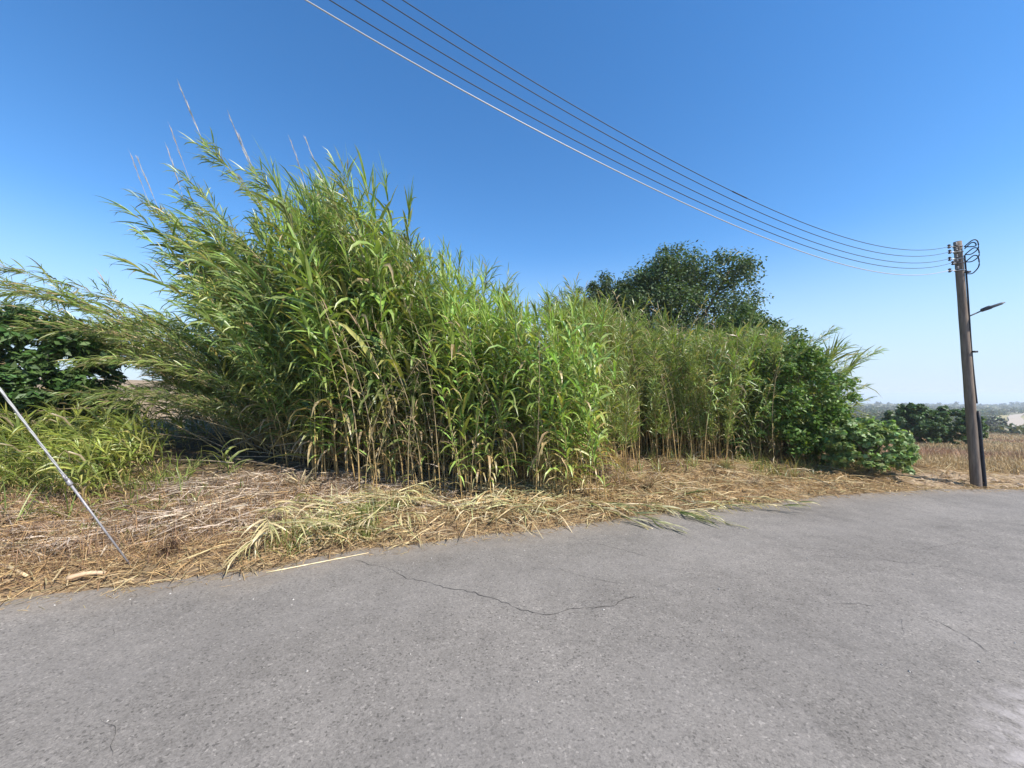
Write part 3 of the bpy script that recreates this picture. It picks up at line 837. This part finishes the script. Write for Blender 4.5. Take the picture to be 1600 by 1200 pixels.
clump('low bright green reed regrowth at the left edge behind the guy wire',
      [dict(n=150, px=(-60, 260), d=(5.5, 8.), v=V_YOUNG, sc=(.34, .66), yaw=.8), dict(n=110, px=(-80, 210), d=(4.6, 5.9), v=V_YOUNG, sc=(.25, .55), yaw=.8), dict(n=36, px=(140, 330), d=(7., 9.5), v=V_YOUNG, sc=(.3, .6), yaw=.9)], at_px(110, 6.6))

# ------------------------------------------------------------------ trees and shrubs
def leaves(g, ctr, rad, n, size, col, r, flat=1., lobed=False, out=None):
    """n leaf blades round clump centres"""
    ctr = np.asarray(ctr, float)
    idx = r.integers(len(ctr), size=n)
    o = r.normal(0, 1, (n, 3)); o = nrm(o) * (r.random((n, 1)) ** .5)
    p = ctr[idx] + o * np.asarray(rad)[idx][:, None] * np.array([1, 1, flat])
    nn = nrm(o * .7 + r.normal(0, .6, (n, 3)) + np.array([0, 0, .7]))
    u = nrm(np.cross(nn, r.normal(0, 1, (n, 3)))); w = np.cross(nn, u)
    sz = size * r.uniform(.6, 1.3, n)[:, None]
    c = jit(col, n, .2, .08, r)
    if lobed:
        th = np.radians([0, 36, 72, 108, 144, 180, 216, 252, 288, 324]); rr = np.array([1., .55, .9, .5, .75, .25, .75, .5, .9, .55])
        v = p[:, None] + sz[:, None] * .55 * rr[None, :, None] * (np.cos(th)[None, :, None] * u[:, None] + np.sin(th)[None, :, None] * w[:, None])
        v = v - nn[:, None] * (sz[:, None] * .12 * (rr[None, :, None] ** 2))
        v = np.concatenate([p[:, None], v], 1)
        i = np.arange(n)[:, None] * 11; j = np.arange(10)[None]
        f = np.stack([i + 0 * j, i + 1 + j, i + 1 + (j + 1) % 10], -1).reshape(-1, 3)
        g.add(v.reshape(-1, 3), f, np.repeat(c, 11, 0))
    else:
        a = p - u * sz * .5; b = p + u * sz * .55
        m1 = p + w * sz * .26 - nn * sz * -.07; m2 = p - w * sz * .26 - nn * sz * -.07
        v = np.stack([a, m1, b, m2], 1).reshape(-1, 3)
        i = np.arange(n) * 4
        g.add(v, [np.stack([i, i + 1, i + 2], -1), np.stack([i, i + 2, i + 3], -1)], np.repeat(c, 4, 0))

def tree(name, label, cat, x, y, h, rx, ry, low, nclump, nleaf, size, col, seed, group=None, trunk_r=.16, lobes=None, limb_n=7, crown_bias=(0, 0), lobed=False, rough=.34):
    r = np.random.default_rng(seed)
    t = empty(name, (x, y, H(x, y)), label, cat, group)
    cz, rz = (h + low) / 2, (h - low) / 2
    d = nrm(r.normal(0, 1, (nclump, 3))); d[:, 2] = np.where((d[:, 2] < -.6) & (low > .3), -d[:, 2], d[:, 2]); d = nrm(d)
    k = r.uniform(.45, 1.0, (nclump, 1)) ** .6
    if low < .3:                                 # shrubs stay full down to the ground
        lowd = d[:, 2] < .15; q = np.hypot(d[:, 0], d[:, 1])
        d[lowd, :2] *= (1 / np.maximum(q[lowd], .3))[:, None]
    k = k * (1 + rough * (fbm(d[:, 0] * 2 + seed, d[:, 1] * 2 + d[:, 2] * 2, seed, 2) - .5))[:, None]
    ctr = d * k * np.array([rx, ry, rz]) + np.array([crown_bias[0], crown_bias[1], cz])
    ctr[:, 2] = np.maximum(ctr[:, 2], low * .6 + .05 if low > .3 else .12)
    rad = r.uniform(.55, 1.25, nclump) * min(rx, rz) * .20
    g = Geo(); leaves(g, ctr, rad, nleaf, size, np.asarray(col), r, .8, lobed)
    link('crown', g.mesh('crown', M_TREE), t)
    th = max(low, h * .35)
    g = Geo(); tp = np.array([[0, 0, -.1], [.03, .02, th * .4], [-.02, .04, th], [.05, 0, cz]])
    tube(g, tp, [trunk_r * 1.3, trunk_r, trunk_r * .8, trunk_r * .45], jit((.16, .125, .09), 4, .1), 9)
    link('trunk', g.mesh('trunk', M_BARK), t)
    for i in r.choice(nclump, min(limb_n, nclump), replace=False):
        e = ctr[i]; s0 = tp[1] * (1 - .5) + tp[2] * .5
        mid = (s0 + e) / 2 + r.normal(0, .12, 3) * rx * .3
        g = Geo(); tube(g, [s0, mid, e], [trunk_r * .5, trunk_r * .3, trunk_r * .08], jit((.16, .125, .09), 3, .1), 6)
        link('limb', g.mesh('limb', M_BARK), t)
    return t

x, y = at_px(1058, 14.5)
tree('leafy_tree', 'big round dark green tree rising behind the reeds', 'tree', x, y, eye_z(396, 14.5) - H(x, y), 3.15, 2.6, .5, 420, 52000, .115, (.085, .125, .05), 5, trunk_r=.2, limb_n=12, rough=.6)
x, y = at_px(950, 15.2)
tree('leafy_tree', 'smaller tree half hidden left of the big round tree', 'tree', x, y, eye_z(432, 15.2) - H(x, y), 1.8, 1.4, 1.0, 130, 14000, .115, (.085, .12, .045), 6, trunk_r=.12)
x, y = at_px(1165, 11.6)
tree('leafy_tree', 'mid green bushy tree filling the gap between the round tree and the leaning reeds', 'tree', x, y, eye_z(478, 11.6) - H(x, y), 1.5, 1.3, .3, 190, 20000, .11, (.10, .155, .045), 28, trunk_r=.08, limb_n=5, rough=.6)
x, y = at_px(0, 6.9)
tree('fig_tree', 'dark broad-leaved tree at the left edge, under the bowed reeds', 'tree', x, y, eye_z(474, 6.9) - H(x, y), 2.0, 1.5, .1, 230, 32000, .13, (.075, .135, .036), 7, trunk_r=.07, limb_n=9)
x, y = at_px(1225, 8.5)
tree('leafy_shrub', 'bright green leafy shrub at the right foot of the reeds', 'shrub', x, y, eye_z(540, 8.5) - H(x, y), 1.3, 1.1, .1, 220, 21000, .09, (.125, .205, .042), 8, trunk_r=.05, limb_n=6)
x, y = at_px(1295, 8.2)
tree('leafy_shrub', 'lower pale green shrub between the leafy shrub and the mallow bush', 'shrub', x, y, eye_z(635, 8.2) - H(x, y), .75, .7, .05, 60, 3200, .10, (.15, .21, .05), 18, trunk_r=.03, limb_n=4)
x, y = at_px(1356, 7.2)
tree('mallow_bush', 'rounded bush of large lobed green leaves at the roadside', 'shrub', x, y, eye_z(652, 7.2) - H(x, y), .72, .5, .0, 170, 5600, .088, (.20, .275, .095), 9, trunk_r=.03, limb_n=5, lobed=True)
# two dark shrubs in the falling field
for px, top, rx, sd0, lab in ((1430, 632, 1.45, 12, 'dark shrub in the brown field, the left of two touching'), (1484, 637, 1.35, 13, 'dark shrub in the brown field, the right of two, beside the pole')):
    x, y = at_px(px, 22)
    tree('field_shrub', lab, 'shrub', x, y, eye_z(top, 22) - H(x, y), rx, 1.2, .1, 150, 11000, .19, (.075, .13, .042), sd0, 'dark shrubs in the field', .08, limb_n=5)
x, y = far_ground(1557, 668)
tree('field_shrub', 'small round dark tree beside the pale track', 'tree', x, y, 16 / F * y, 13 / F * y, 11 / F * y, .1, 60, 1500, 14 / F * y * .16, (.02, .036, .026), 14, None, .2, limb_n=3)

# far scrub: individual bushes near the ridge, the rest as one mass
def far_meshes(n, seed):
    out = []
    for k in range(n):
        r = np.random.default_rng(seed + k); g = Geo()
        m = 9; c = r.normal(0, .35, (m, 3)) * np.array([1, 1, .5]) + np.array([0, 0, .45])
        leaves(g, c, np.full(m, .38), 260, .24, np.array([.055, .075, .034]) * r.uniform(.8, 1.2), r, .8)
        out.append(g.mesh('bush', M_TREE))
    return out
FB = far_meshes(5, 70)
ridge = [(1372, 633, 9, 1.6), (1388, 633, 8, 1.2), (1412, 633, 7, 1.5), (1444, 633, 6, 1.2), (1466, 633, 7, 1.4), (1494, 633, 9, 1.1), (1532, 634, 6, 1.5), (1566, 633, 6, 1.4), (1585, 633, 10, 1.6), (1597, 633, 8, 1.2)]
for k, (px, py, hh, wd2) in enumerate(ridge):
    yy = 640.; x = (px - 800) / F * yy; z = H(x, yy)
    zt = eye_z(py - hh * .75, yy)
    s = max(3., (zt - z))
    o = link('ridge_tree', FB[k % 5], None, (x, yy, z), (0, 0, k * 1.3), (s * wd2 * .55, s * wd2 * .55, s * .95))
    tag(o, 'distant tree breaking the skyline of the far ridge', 'tree', 'trees along the far ridge')
g = Geo(); r = np.random.default_rng(33)
N = 2600
dist = 60 * (14.5 ** r.random(N)); px = r.uniform(1250, 1720, N)
x = (px - 800) / F * dist; y = dist
keep = (fbm(x * .012, y * .02, 44) < .62) | (r.random(N) < .25)
near = np.min(np.hypot(x[:, None] - C[None, :, 0], y[:, None] - C[None, :, 1]), 1)
keep &= near > 4.5
x, y = x[keep], y[keep]; n = len(x)
sz = np.minimum(2.6, .7 + y * .006) * r.uniform(.5, 1.4, n)
z = height(x, y)
off = r.normal(0, .42, (n, 34, 3)) * np.array([1.3, 1, .5]) + np.array([0, 0, .40])
p = np.stack([x, y, z], 1)[:, None] + off * sz[:, None, None]
p = p.reshape(-1, 3); szz = np.repeat(sz, 34)
nn = nrm(r.normal(0, .7, (len(p), 3)) + np.array([0, 0, .8])); u = nrm(np.cross(nn, r.normal(0, 1, (len(p), 3)))); w = np.cross(nn, u)
k = (szz * .28)[:, None]
v = np.stack([p - u * k, p + w * k * .7, p + u * k, p - w * k * .7], 1).reshape(-1, 3)
cc = np.repeat(jit(np.array([.085, .10, .05]), n, .25, .1, r), 34, 0)
g.add(v, (np.arange(len(p))[:, None] * 4 + np.arange(4)[None]), np.repeat(cc, 4, 0))
tag(link('scrub', g.mesh('scrub', M_TREE)), 'grey-green scrub covering the far slopes', 'scrub', kind='stuff')

# ------------------------------------------------------------------ verge litter, dry field grass
g = Geo(); r = np.random.default_rng(5)
def scatter(n, x0, x1, d0, d1, pw=1.):
    x = r.uniform(x0, x1, n); d = d0 + (d1 - d0) * r.random(n) ** pw
    return x, edge(x) + d
def litter(n, x0, x1, d0, d1, L, W, cols, el=(0, .25), pw=1., prof='straw', lift=.03, clumpy=0.):
    x, y = scatter(n, x0, x1, d0, d1, pw)
    if clumpy:
        k = fbm(x * 1.3, y * 1.3, 77) > clumpy; x, y = x[k], y[k]
    k = (x < 6.9) | (y < edge(x)) | (y > edge(x) + .7) | (r.random(len(x)) < .4); x, y = x[k], y[k]
    n = len(x); z = height(x, y)
    onroad = y < edge(x); z = np.where(onroad, .004, z)
    az = r.uniform(0, 2 * np.pi, n); el_ = r.uniform(*el, n)
    z = z + r.random(n) * lift * ~onroad + .003
    d = np.stack([np.cos(az) * np.cos(el_), np.sin(az) * np.cos(el_), np.sin(el_)], 1)
    c = np.asarray(cols, float)[r.integers(len(cols), size=n)]
    c = c * (1 + r.normal(0, .18, (n, 1)))
    blades(g, np.stack([x, y, z], 1), d, np.array([0, 0, 1.]), r.uniform(*L, n), r.uniform(*W, n), np.clip(c, .02, .8), prof, r.uniform(.0, .25, n), 0, r.normal(0, .5, n))
STRAW = [(.48, .34, .17), (.42, .28, .13), (.54, .42, .24), (.34, .22, .105), (.25, .155, .08), (.44, .36, .19)]
RUST = [(.32, .19, .095), (.38, .24, .12), (.28, .17, .10), (.46, .32, .17), (.22, .14, .09)]
PALE = [(.55, .50, .30), (.50, .48, .24), (.58, .50, .33), (.42, .44, .20)]
GREY = [(.42, .33, .25), (.52, .43, .34), (.30, .22, .16)]
litter(26000, -9, 9.5, -.06, 3.4, (.07, .30), (.003, .011), STRAW, (-.05, .35), 1.3)
litter(12000, -9, 8.5, .05, 2.2, (.12, .42), (.005, .014), STRAW, (0, .3), 1.0)
litter(14000, -9, -2.2, .15, 2.4, (.06, .22), (.002, .005), RUST, (.1, 1.2), 1., lift=.08)
litter(3000, -9, -2.4, .2, 2.0, (.10, .40), (.002, .005), RUST, (.4, 1.5), 1., lift=.02, clumpy=.56)
litter(3200, -4.6, -1., .9, 2.6, (.15, .5), (.006, .018), [(.55, .45, .35), (.60, .50, .36), (.45, .36, .28)], (0, .3), 1., lift=.06, clumpy=.4)
litter(7000, -9, -.6, .7, 2.8, (.15, .55), (.004, .014), GREY, (0, .25), 1.)
litter(4200, -2.6, .6, .10, 1.5, (.15, .5), (.007, .017), PALE + STRAW[:3], (0, .45), 1., 'thin', .10, .45)
litter(1500, .2, 6.2, .02, 1.2, (.15, .5), (.006, .014), PALE + STRAW, (0, .3), 1., 'thin', .05, .5)
litter(5000, -9, 9, .02, .55, (.05, .18), (.002, .005), [(.52, .36, .17), (.46, .30, .14)], (0, .7), 1., lift=.04)
litter(3200, -9, 9, -.38, .0, (.02, .12), (.002, .005), STRAW, (0, .1), .5, lift=0)
litter(5000, 1.0, 8, .8, 3.6, (.1, .4), (.003, .010), RUST + STRAW + GREY, (0, .8), 1., clumpy=.45)
litter(600, -2, 8, .05, 2.5, (.2, .55), (.008, .018), [(.58, .47, .29), (.50, .40, .22), (.42, .33, .2)], (0, .35), 1., lift=.08)
tag(link('straw_litter', g.mesh('straw_litter', M_STRAW)), 'dry straw and cut reed leaves covering the verge', 'straw', kind='stuff')

g = Geo()                                       # ragged living grass on the verge
def tufts(n, x0, x1, d0, d1, L, W, cols, per=9, thr=.5, seed=3):
    x, y = scatter(n, x0, x1, d0, d1); k = fbm(x * 1.1, y * 1.1, seed) > thr; x, y = x[k], y[k]
    n = len(x) * per; x = np.repeat(x, per) + r.normal(0, .04, n); y = np.repeat(y, per) + r.normal(0, .04, n)
    az = r.uniform(0, 2 * np.pi, n); el_ = r.uniform(.5, 1.45, n)
    d = np.stack([np.cos(az) * np.cos(el_), np.sin(az) * np.cos(el_), np.sin(el_)], 1)
    c = np.asarray(cols)[r.integers(len(cols), size=n)] * (1 + r.normal(0, .15, (n, 1)))
    blades(g, np.stack([x, y, height(x, y)], 1), d, np.array([0, 0, 1.]), r.uniform(*L, n), r.uniform(*W, n), np.clip(c, .02, .8), 'thin', r.uniform(.1, .5, n), 0, r.normal(0, .4, n))
GREEN = [(.16, .20, .05), (.20, .23, .06), (.13, .17, .05), (.28, .27, .10)]
tufts(260, 1.2, 6.8, .9, 2.8, (.10, .34), (.004, .009), [(.24, .15, .08), (.34, .24, .13), (.18, .12, .07)], 12, .5, 14)
tufts(70, -2.4, -1.4, .15, .9, (.10, .28), (.006, .012), GREEN, 14, .42)
tufts(200, -8, 8, .6, 3.8, (.12, .38), (.006, .014), GREEN, 9, .56)
tufts(90, 1.2, 7.5, 1.5, 3.2, (.15, .45), (.006, .014), GREEN, 9, .5)
tufts(130, 4.5, 7.2, .5, 2.2, (.15, .5), (.005, .012), GREEN + [(.4, .3, .14)] * 2, 10, .4)
tufts(120, -9, -4.2, 1.6, 3.2, (.2, .6), (.008, .018), GREEN[:2], 8, .4)
tag(link('verge_grass', g.mesh('verge_grass', M_LEAF)), 'sparse green grass growing through the straw', 'grass', kind='stuff')

g = Geo()                                       # dry grass of the field beyond the pole
N = 52000
dist = 7.6 * (9. ** (r.random(N) ** 1.1)); px = r.uniform(1290, 1740, N)
x = (px - 800) / F * dist; y = dist
k = (y - edge(x)) > .75; x, y, dist = x[k], y[k], dist[k]; n = len(x)
az = r.uniform(0, 2 * np.pi, n); el_ = r.uniform(.7, 1.5, n)
d = np.stack([np.cos(az) * np.cos(el_), np.sin(az) * np.cos(el_), np.sin(el_)], 1)
rust = smooth(.45, .6, fbm(x * .25, y * .25, 15))[:, None]
c = np.array([.46, .345, .19]) * (1 - rust) + np.array([.34, .21, .13]) * rust
gr = (smooth(.52, .62, fbm(x * .18, y * .18, 25)) * smooth(14, 20, y))[:, None]
c = c * (1 - gr) + np.array([.19, .19, .10]) * gr
c = c * (1 + r.normal(0, .2, (n, 1)))
blades(g, np.stack([x, y, height(x, y)], 1), d, np.array([0, 0, 1.]), r.uniform(.08, .26, n) * (1 + dist * .004), .003 + dist * .0008, np.clip(c, .02, .6), 'straw', r.uniform(.1, .4, n), 0, r.normal(0, .4, n))
tag(link('dry_grass', g.mesh('dry_grass', M_STRAW)), 'brown dry grass of the field beyond the pole', 'grass', kind='stuff')

# loose chips on the road
g = Geo()
N = 120
x = r.uniform(-4.5, 8, N); y = edge(x) - .1 - r.random(N) ** 1.6 * 4.2
oc = np.array([[1, 0, 0], [-1, 0, 0], [0, 1, 0], [0, -1, 0], [0, 0, 1], [0, 0, -1]], float)
of = np.array([[0, 2, 4], [2, 1, 4], [1, 3, 4], [3, 0, 4], [2, 0, 5], [1, 2, 5], [3, 1, 5], [0, 3, 5]])
for a, b in zip(x, y):
    s = r.uniform(.003, .010)
    g.add(oc * s * r.uniform(.6, 1.3, (6, 3)) + np.array([a, b, road_z(a, b) + s * .3]), of, (.4, .4, .4))
tag(link('gravel', g.mesh('gravel', M_STONE, False)), 'scattered pale stone chips lying on the asphalt', 'gravel', kind='stuff')

# ------------------------------------------------------------------ cut reeds, sticks, tufts
def leaf_mesh(L, W, droop, col, seed):
    rr = np.random.default_rng(seed); g = Geo()
    blades(g, [[0, 0, 0]], [[1, 0, .15]], [[0, 0, 1]], L, W, [col], 'leaf', droop, .16, rr.normal(0, .5), (.5, .42, .24))
    return g.mesh('leaf', M_LEAF)
GL = [leaf_mesh(.32, .026, .12, c, k) for k, c in enumerate([(.13, .17, .06), (.20, .22, .10), (.44, .42, .26)])]
PL = [leaf_mesh(.30, .017, .45, c, 20 + k) for k, c in enumerate([(.50, .42, .20), (.52, .42, .23), (.42, .40, .17), (.50, .40, .24)])]
def cut_reed(label, x, y, az, L, nleaf, lm, col, group, z=None, pitch=0., stem_r=.006):
    z0 = (H(x, y) if y > edge(np.array([x]))[0] else .004) + .008 if z is None else z
    t = empty('cut_reed', (x, y, z0), label, 'cut reed', group)
    t.rotation_euler = (0, -pitch, az)
    g = Geo(); q = np.linspace(0, 1, 8)
    pts = np.stack([q * L, .03 * np.sin(q * 3), .004 + .05 * q * (1 - q)], 1)
    tube(g, pts, stem_r * (1 - .7 * q), col, 6)
    link('stem', g.mesh('stem', M_STEM), t)
    for k in range(nleaf):
        u = .25 + .75 * (k + r.random() * .5) / nleaf; sgn = 1 if k % 2 else -1
        pos = [np.interp(u, q, pts[:, j]) for j in range(3)]
        s = r.uniform(.55, 1.25) * (1.1 - .3 * u)
        link('leaf', lm[r.integers(len(lm))], t, pos, (r.normal(0, .5), r.uniform(-.15, .14), sgn * r.uniform(.15, 1.0) * (1.2 - .9 * u)), (s, s, s))
    return t
def fallen(label, a, b, n, lm, col, rise):
    a = px_ground(*a); b = px_ground(*b)
    L = float(np.hypot(*(b - a))); z0 = max(H(*a), 0) + rise * .6
    cut_reed(label, a[0], a[1], math.atan2(b[1] - a[1], b[0] - a[0]), L, n, lm, col, 'cut reeds fallen on the road', z0, -math.atan2(z0 - .012, L))
fallen('green cut reed lying over the asphalt edge, its leaves fanned over the road', (930, 792), (1062, 832), 20, GL, (.30, .28, .12), .03)
fallen('cut reed lying furthest out on the road, with bare curled lower leaves', (1040, 797), (1150, 823), 12, GL[1:] + PL[:1], (.42, .36, .2), .03)
fallen('short cut reed drooping over the road edge behind the two longer ones', (985, 788), (1105, 818), 16, GL, (.33, .30, .14), .04)
fallen('cut reed half on the straw, its leaf tips touching the asphalt', (880, 790), (1010, 826), 16, GL + PL[:2], (.33, .30, .14), .04)
for k in range(16):
    x = r.uniform(-2.9, -1.2); y = float(edge(np.array([x]))[0]) + r.uniform(.18, 1.15)
    cut_reed('yellowing cut reed in the pale heap beside the guy wire', x, y, r.uniform(0, 6.28), r.uniform(.35, .65), 14, PL, (.48, .42, .22), 'cut reeds in the pale heap', H(x, y) + r.uniform(.03, .24), r.uniform(-.25, .35))
for k in range(9):
    px_, py_ = r.uniform(880, 1180), r.uniform(765, 795)
    p = px_ground(px_, py_, .08)
    cut_reed('yellowing cut reed strewn over the straw by the road edge', p[0], p[1], r.uniform(-.9, .6), r.uniform(.5, .9), 12, PL + GL[:1], (.46, .40, .22), 'cut reeds strewn by the road edge', H(*p) + r.uniform(.02, .07), r.uniform(-.05, .1))

def stick(label, a, b, rad, col, za=None, zb=None, group=None, bend=.02, name='dry_cane', cat='dry cane'):
    a = np.array(a); b = np.array(b)
    z0 = (H(*a) + .02) if za is None else za; z1 = (H(*b) + .02) if zb is None else zb
    q = np.linspace(0, 1, 9)
    pts = np.c_[(b - a)[None] * q[:, None], (z1 - z0) * q + bend * np.sin(q * np.pi)]
    g = Geo(); tube(g, pts, rad * (1.05 - .3 * q) * (1 + .10 * (np.arange(9) % 2)), jit(col, 9, .08, .03), 7)
    return tag(link(name, g.mesh(name, M_STEM), None, (*a, z0)), label, cat, group)
def pg(px, py, z=.1): return px_ground(px, py, z)
stick('thin pale reed stalk lying on the asphalt beside the verge', pg(416, 896, 0), pg(576, 865, 0), .005, (.60, .50, .30), .008, .008, bend=.0)
stick('short thick split cane on the road edge left of the guy anchor', pg(105, 908, .04), pg(165, 899, .04), .020, (.55, .38, .24), .06, .06)
stick('pale broken cane at the left edge, lowest in the rusty weeds', pg(-20, 878, .1), pg(42, 898, .1), .016, (.52, .39, .22), .10, .09)
stick('pale broken cane at the left edge, above the lowest one', pg(0, 862, .1), pg(70, 872, .1), .012, (.54, .42, .25), .15, .12)
stick('grey bent stick standing slantwise in the rusty weeds', pg(62, 846, .12), pg(-30, 765, .5), .009, (.34, .25, .19), .10, .48)
stick('thin crooked twig left of the slanting stick', pg(26, 850, .12), pg(10, 800, .35), .005, (.36, .28, .22), .10, .33, bend=.05)
for k in range(26):
    p = at_px(r.uniform(250, 470), r.uniform(6.2, 8.8)); a = r.uniform(-.5, .5) + (math.pi if k % 2 else 0); l = r.uniform(.8, 2.2)
    b = (p[0] + math.cos(a) * l, p[1] + math.sin(a) * l)
    stick('fallen tan cane in the dark hollow under the bent reeds', p, b, r.uniform(.006, .011), (.33, .25, .16), H(*p) + r.uniform(.02, .3), H(*b) + r.uniform(.03, .6), 'fallen canes in the hollow')
for k in range(16):
    p = pg(r.uniform(480, 1250), r.uniform(735, 800), .15); a = r.normal(0.25, .4); l = r.uniform(.4, 1.3)
    b = (p[0] + math.cos(a) * l, p[1] + math.sin(a) * l)
    if min(p[1] - edge(np.array([p[0]]))[0], b[1] - edge(np.array([b[0]]))[0]) < .05: continue
    stick('dry cut cane lying on the straw in front of the reeds', p, b, r.uniform(.005, .010), (.50, .40, .25), None, None, 'cut canes on the straw', .03)

def tuft(name, label, cat, x, y, n, L, W, col, el, dro, prof='thin'):
    g = Geo(); az = r.uniform(0, 6.28, n); e = r.uniform(*el, n)
    d = np.stack([np.cos(az) * np.cos(e), np.sin(az) * np.cos(e), np.sin(e)], 1)
    blades(g, r.normal(0, .03, (n, 3)) * np.array([1, 1, .3]), d, np.array([0, 0, 1.]), r.uniform(*L, n), W, jit(col, n, .2, .06, r), prof, r.uniform(*dro, n), 0, r.normal(0, .5, n))
    return tag(link(name, g.mesh(name, M_STRAW), None, (x, y, H(x, y))), label, cat)
p = pg(268, 862, .1); tuft('dry_thistle', 'dark brown dried thistle tuft beside the foot of the guy wire', 'thistle', *p, 240, (.08, .24), .006, (.10, .06, .04), (.2, 1.5), (.2, .8))
p = pg(935, 740, .25); tuft('dry_tuft', 'grey tan dead grass tuft fanning out before the right reeds', 'grass tuft', *p, 320, (.25, .62), .009, (.33, .25, .19), (.15, 1.4), (.2, .6))
p = pg(470, 765, .25); tuft('dry_tuft', 'bleached dead leaf tuft at the foot of the tall reeds', 'grass tuft', *p, 160, (.2, .5), .014, (.45, .36, .22), (.15, 1.3), (.3, .8))
for k in range(15):
    px_ = r.uniform(935, 1310); dd = r.uniform(5.9, 7.8); x, y = at_px(px_, dd)
    if y < edge(np.array([x]))[0] + .5: continue
    o = tuft('dry_tuft', 'small brown dead grass tuft on the straw before the right reeds', 'grass tuft', x, y, int(r.uniform(90, 220)), (.12, r.uniform(.28, .5)), .008,
             [(.26, .17, .09), (.36, .28, .18), (.30, .22, .12), (.24, .24, .09)][k % 4], (.15, 1.45), (.2, .7))
    o['group'] = 'dead grass tufts before the right reeds'
for px_, py_, dd, lab in ((240, 716, 6.6, 'young reed shoot with arching leaves at the dark hollow edge'), (190, 742, 5.6, 'young reed shoot bending low beside the guy wire eye'), (880, 770, 6.0, 'young reed shoot at the right foot of the light green clump'),
                          (620, 778, 5.7, 'young reed shoot before the tall clump foot'), (360, 735, 5.7, 'lone young reed shoot on the straw left of the tall clump')):
    x, y = at_px(px_, dd)
    t = empty('reed_shoot', (x, y, H(x, y)), lab, 'reed shoot', 'young reed shoots')
    g = Geo(); q = np.linspace(0, 1, 6); hh = r.uniform(.35, .6)
    pts = np.stack([-.12 * q ** 2, 0 * q, q * hh], 1); tube(g, pts, .009 * (1 - .6 * q), (.22, .24, .07), 6)
    link('stem', g.mesh('stem', M_STEM), t)
    lm = [leaf_mesh(.42, .034, .38, (.19, .235, .06), 40 + j) for j in range(2)]
    for j in range(9):
        u = .15 + .85 * j / 8; s = r.uniform(.7, 1.1)
        link('leaf', lm[j % 2], t, [np.interp(u, q, pts[:, c]) for c in range(3)], (0, -r.uniform(.5, 1.0), j * 2.4 + r.normal(0, .4)), (s, s, s))

# sandy rubble lip at the pole's foot
g = Geo(); m = 60
for k in range(m):
    x = r.uniform(6.7, 9.6); y = edge(np.array([x]))[0] + r.uniform(.02, .5)
    s = r.uniform(.015, .07)
    g.add(oc * s * r.uniform(.7, 1.4, (6, 3)) * np.array([1.3, 1, .7]) + np.array([x, y, H(x, y) + s * .2]), of, (.4, .33, .25))
tag(link('rubble', g.mesh('rubble', M_SAND, False)), 'sandy rubble along the road edge at the pole', 'rubble', kind='stuff')

# ------------------------------------------------------------------ the air
hm = bpy.data.materials.new('haze'); hm.use_nodes = True
hn_ = hm.node_tree.nodes; hn_.clear()
ho = hn_.new('ShaderNodeOutputMaterial'); hv = hn_.new('ShaderNodeVolumePrincipled')
hv.inputs['Color'].default_value = (.80, .88, .97, 1); hv.inputs['Density'].default_value = .0006; hv.inputs['Anisotropy'].default_value = .2
hm.node_tree.links.new(hv.outputs[0], ho.inputs['Volume'])
g = Geo(); box(g, 0, 0, 0, 125000, 125000, 111, (1, 1, 1))
hz = link('haze', g.mesh('haze', hm, False), None, (0, 0, -100 + 55.5))
tag(hz, 'thin pale haze of humid summer air', 'haze', kind='stuff')
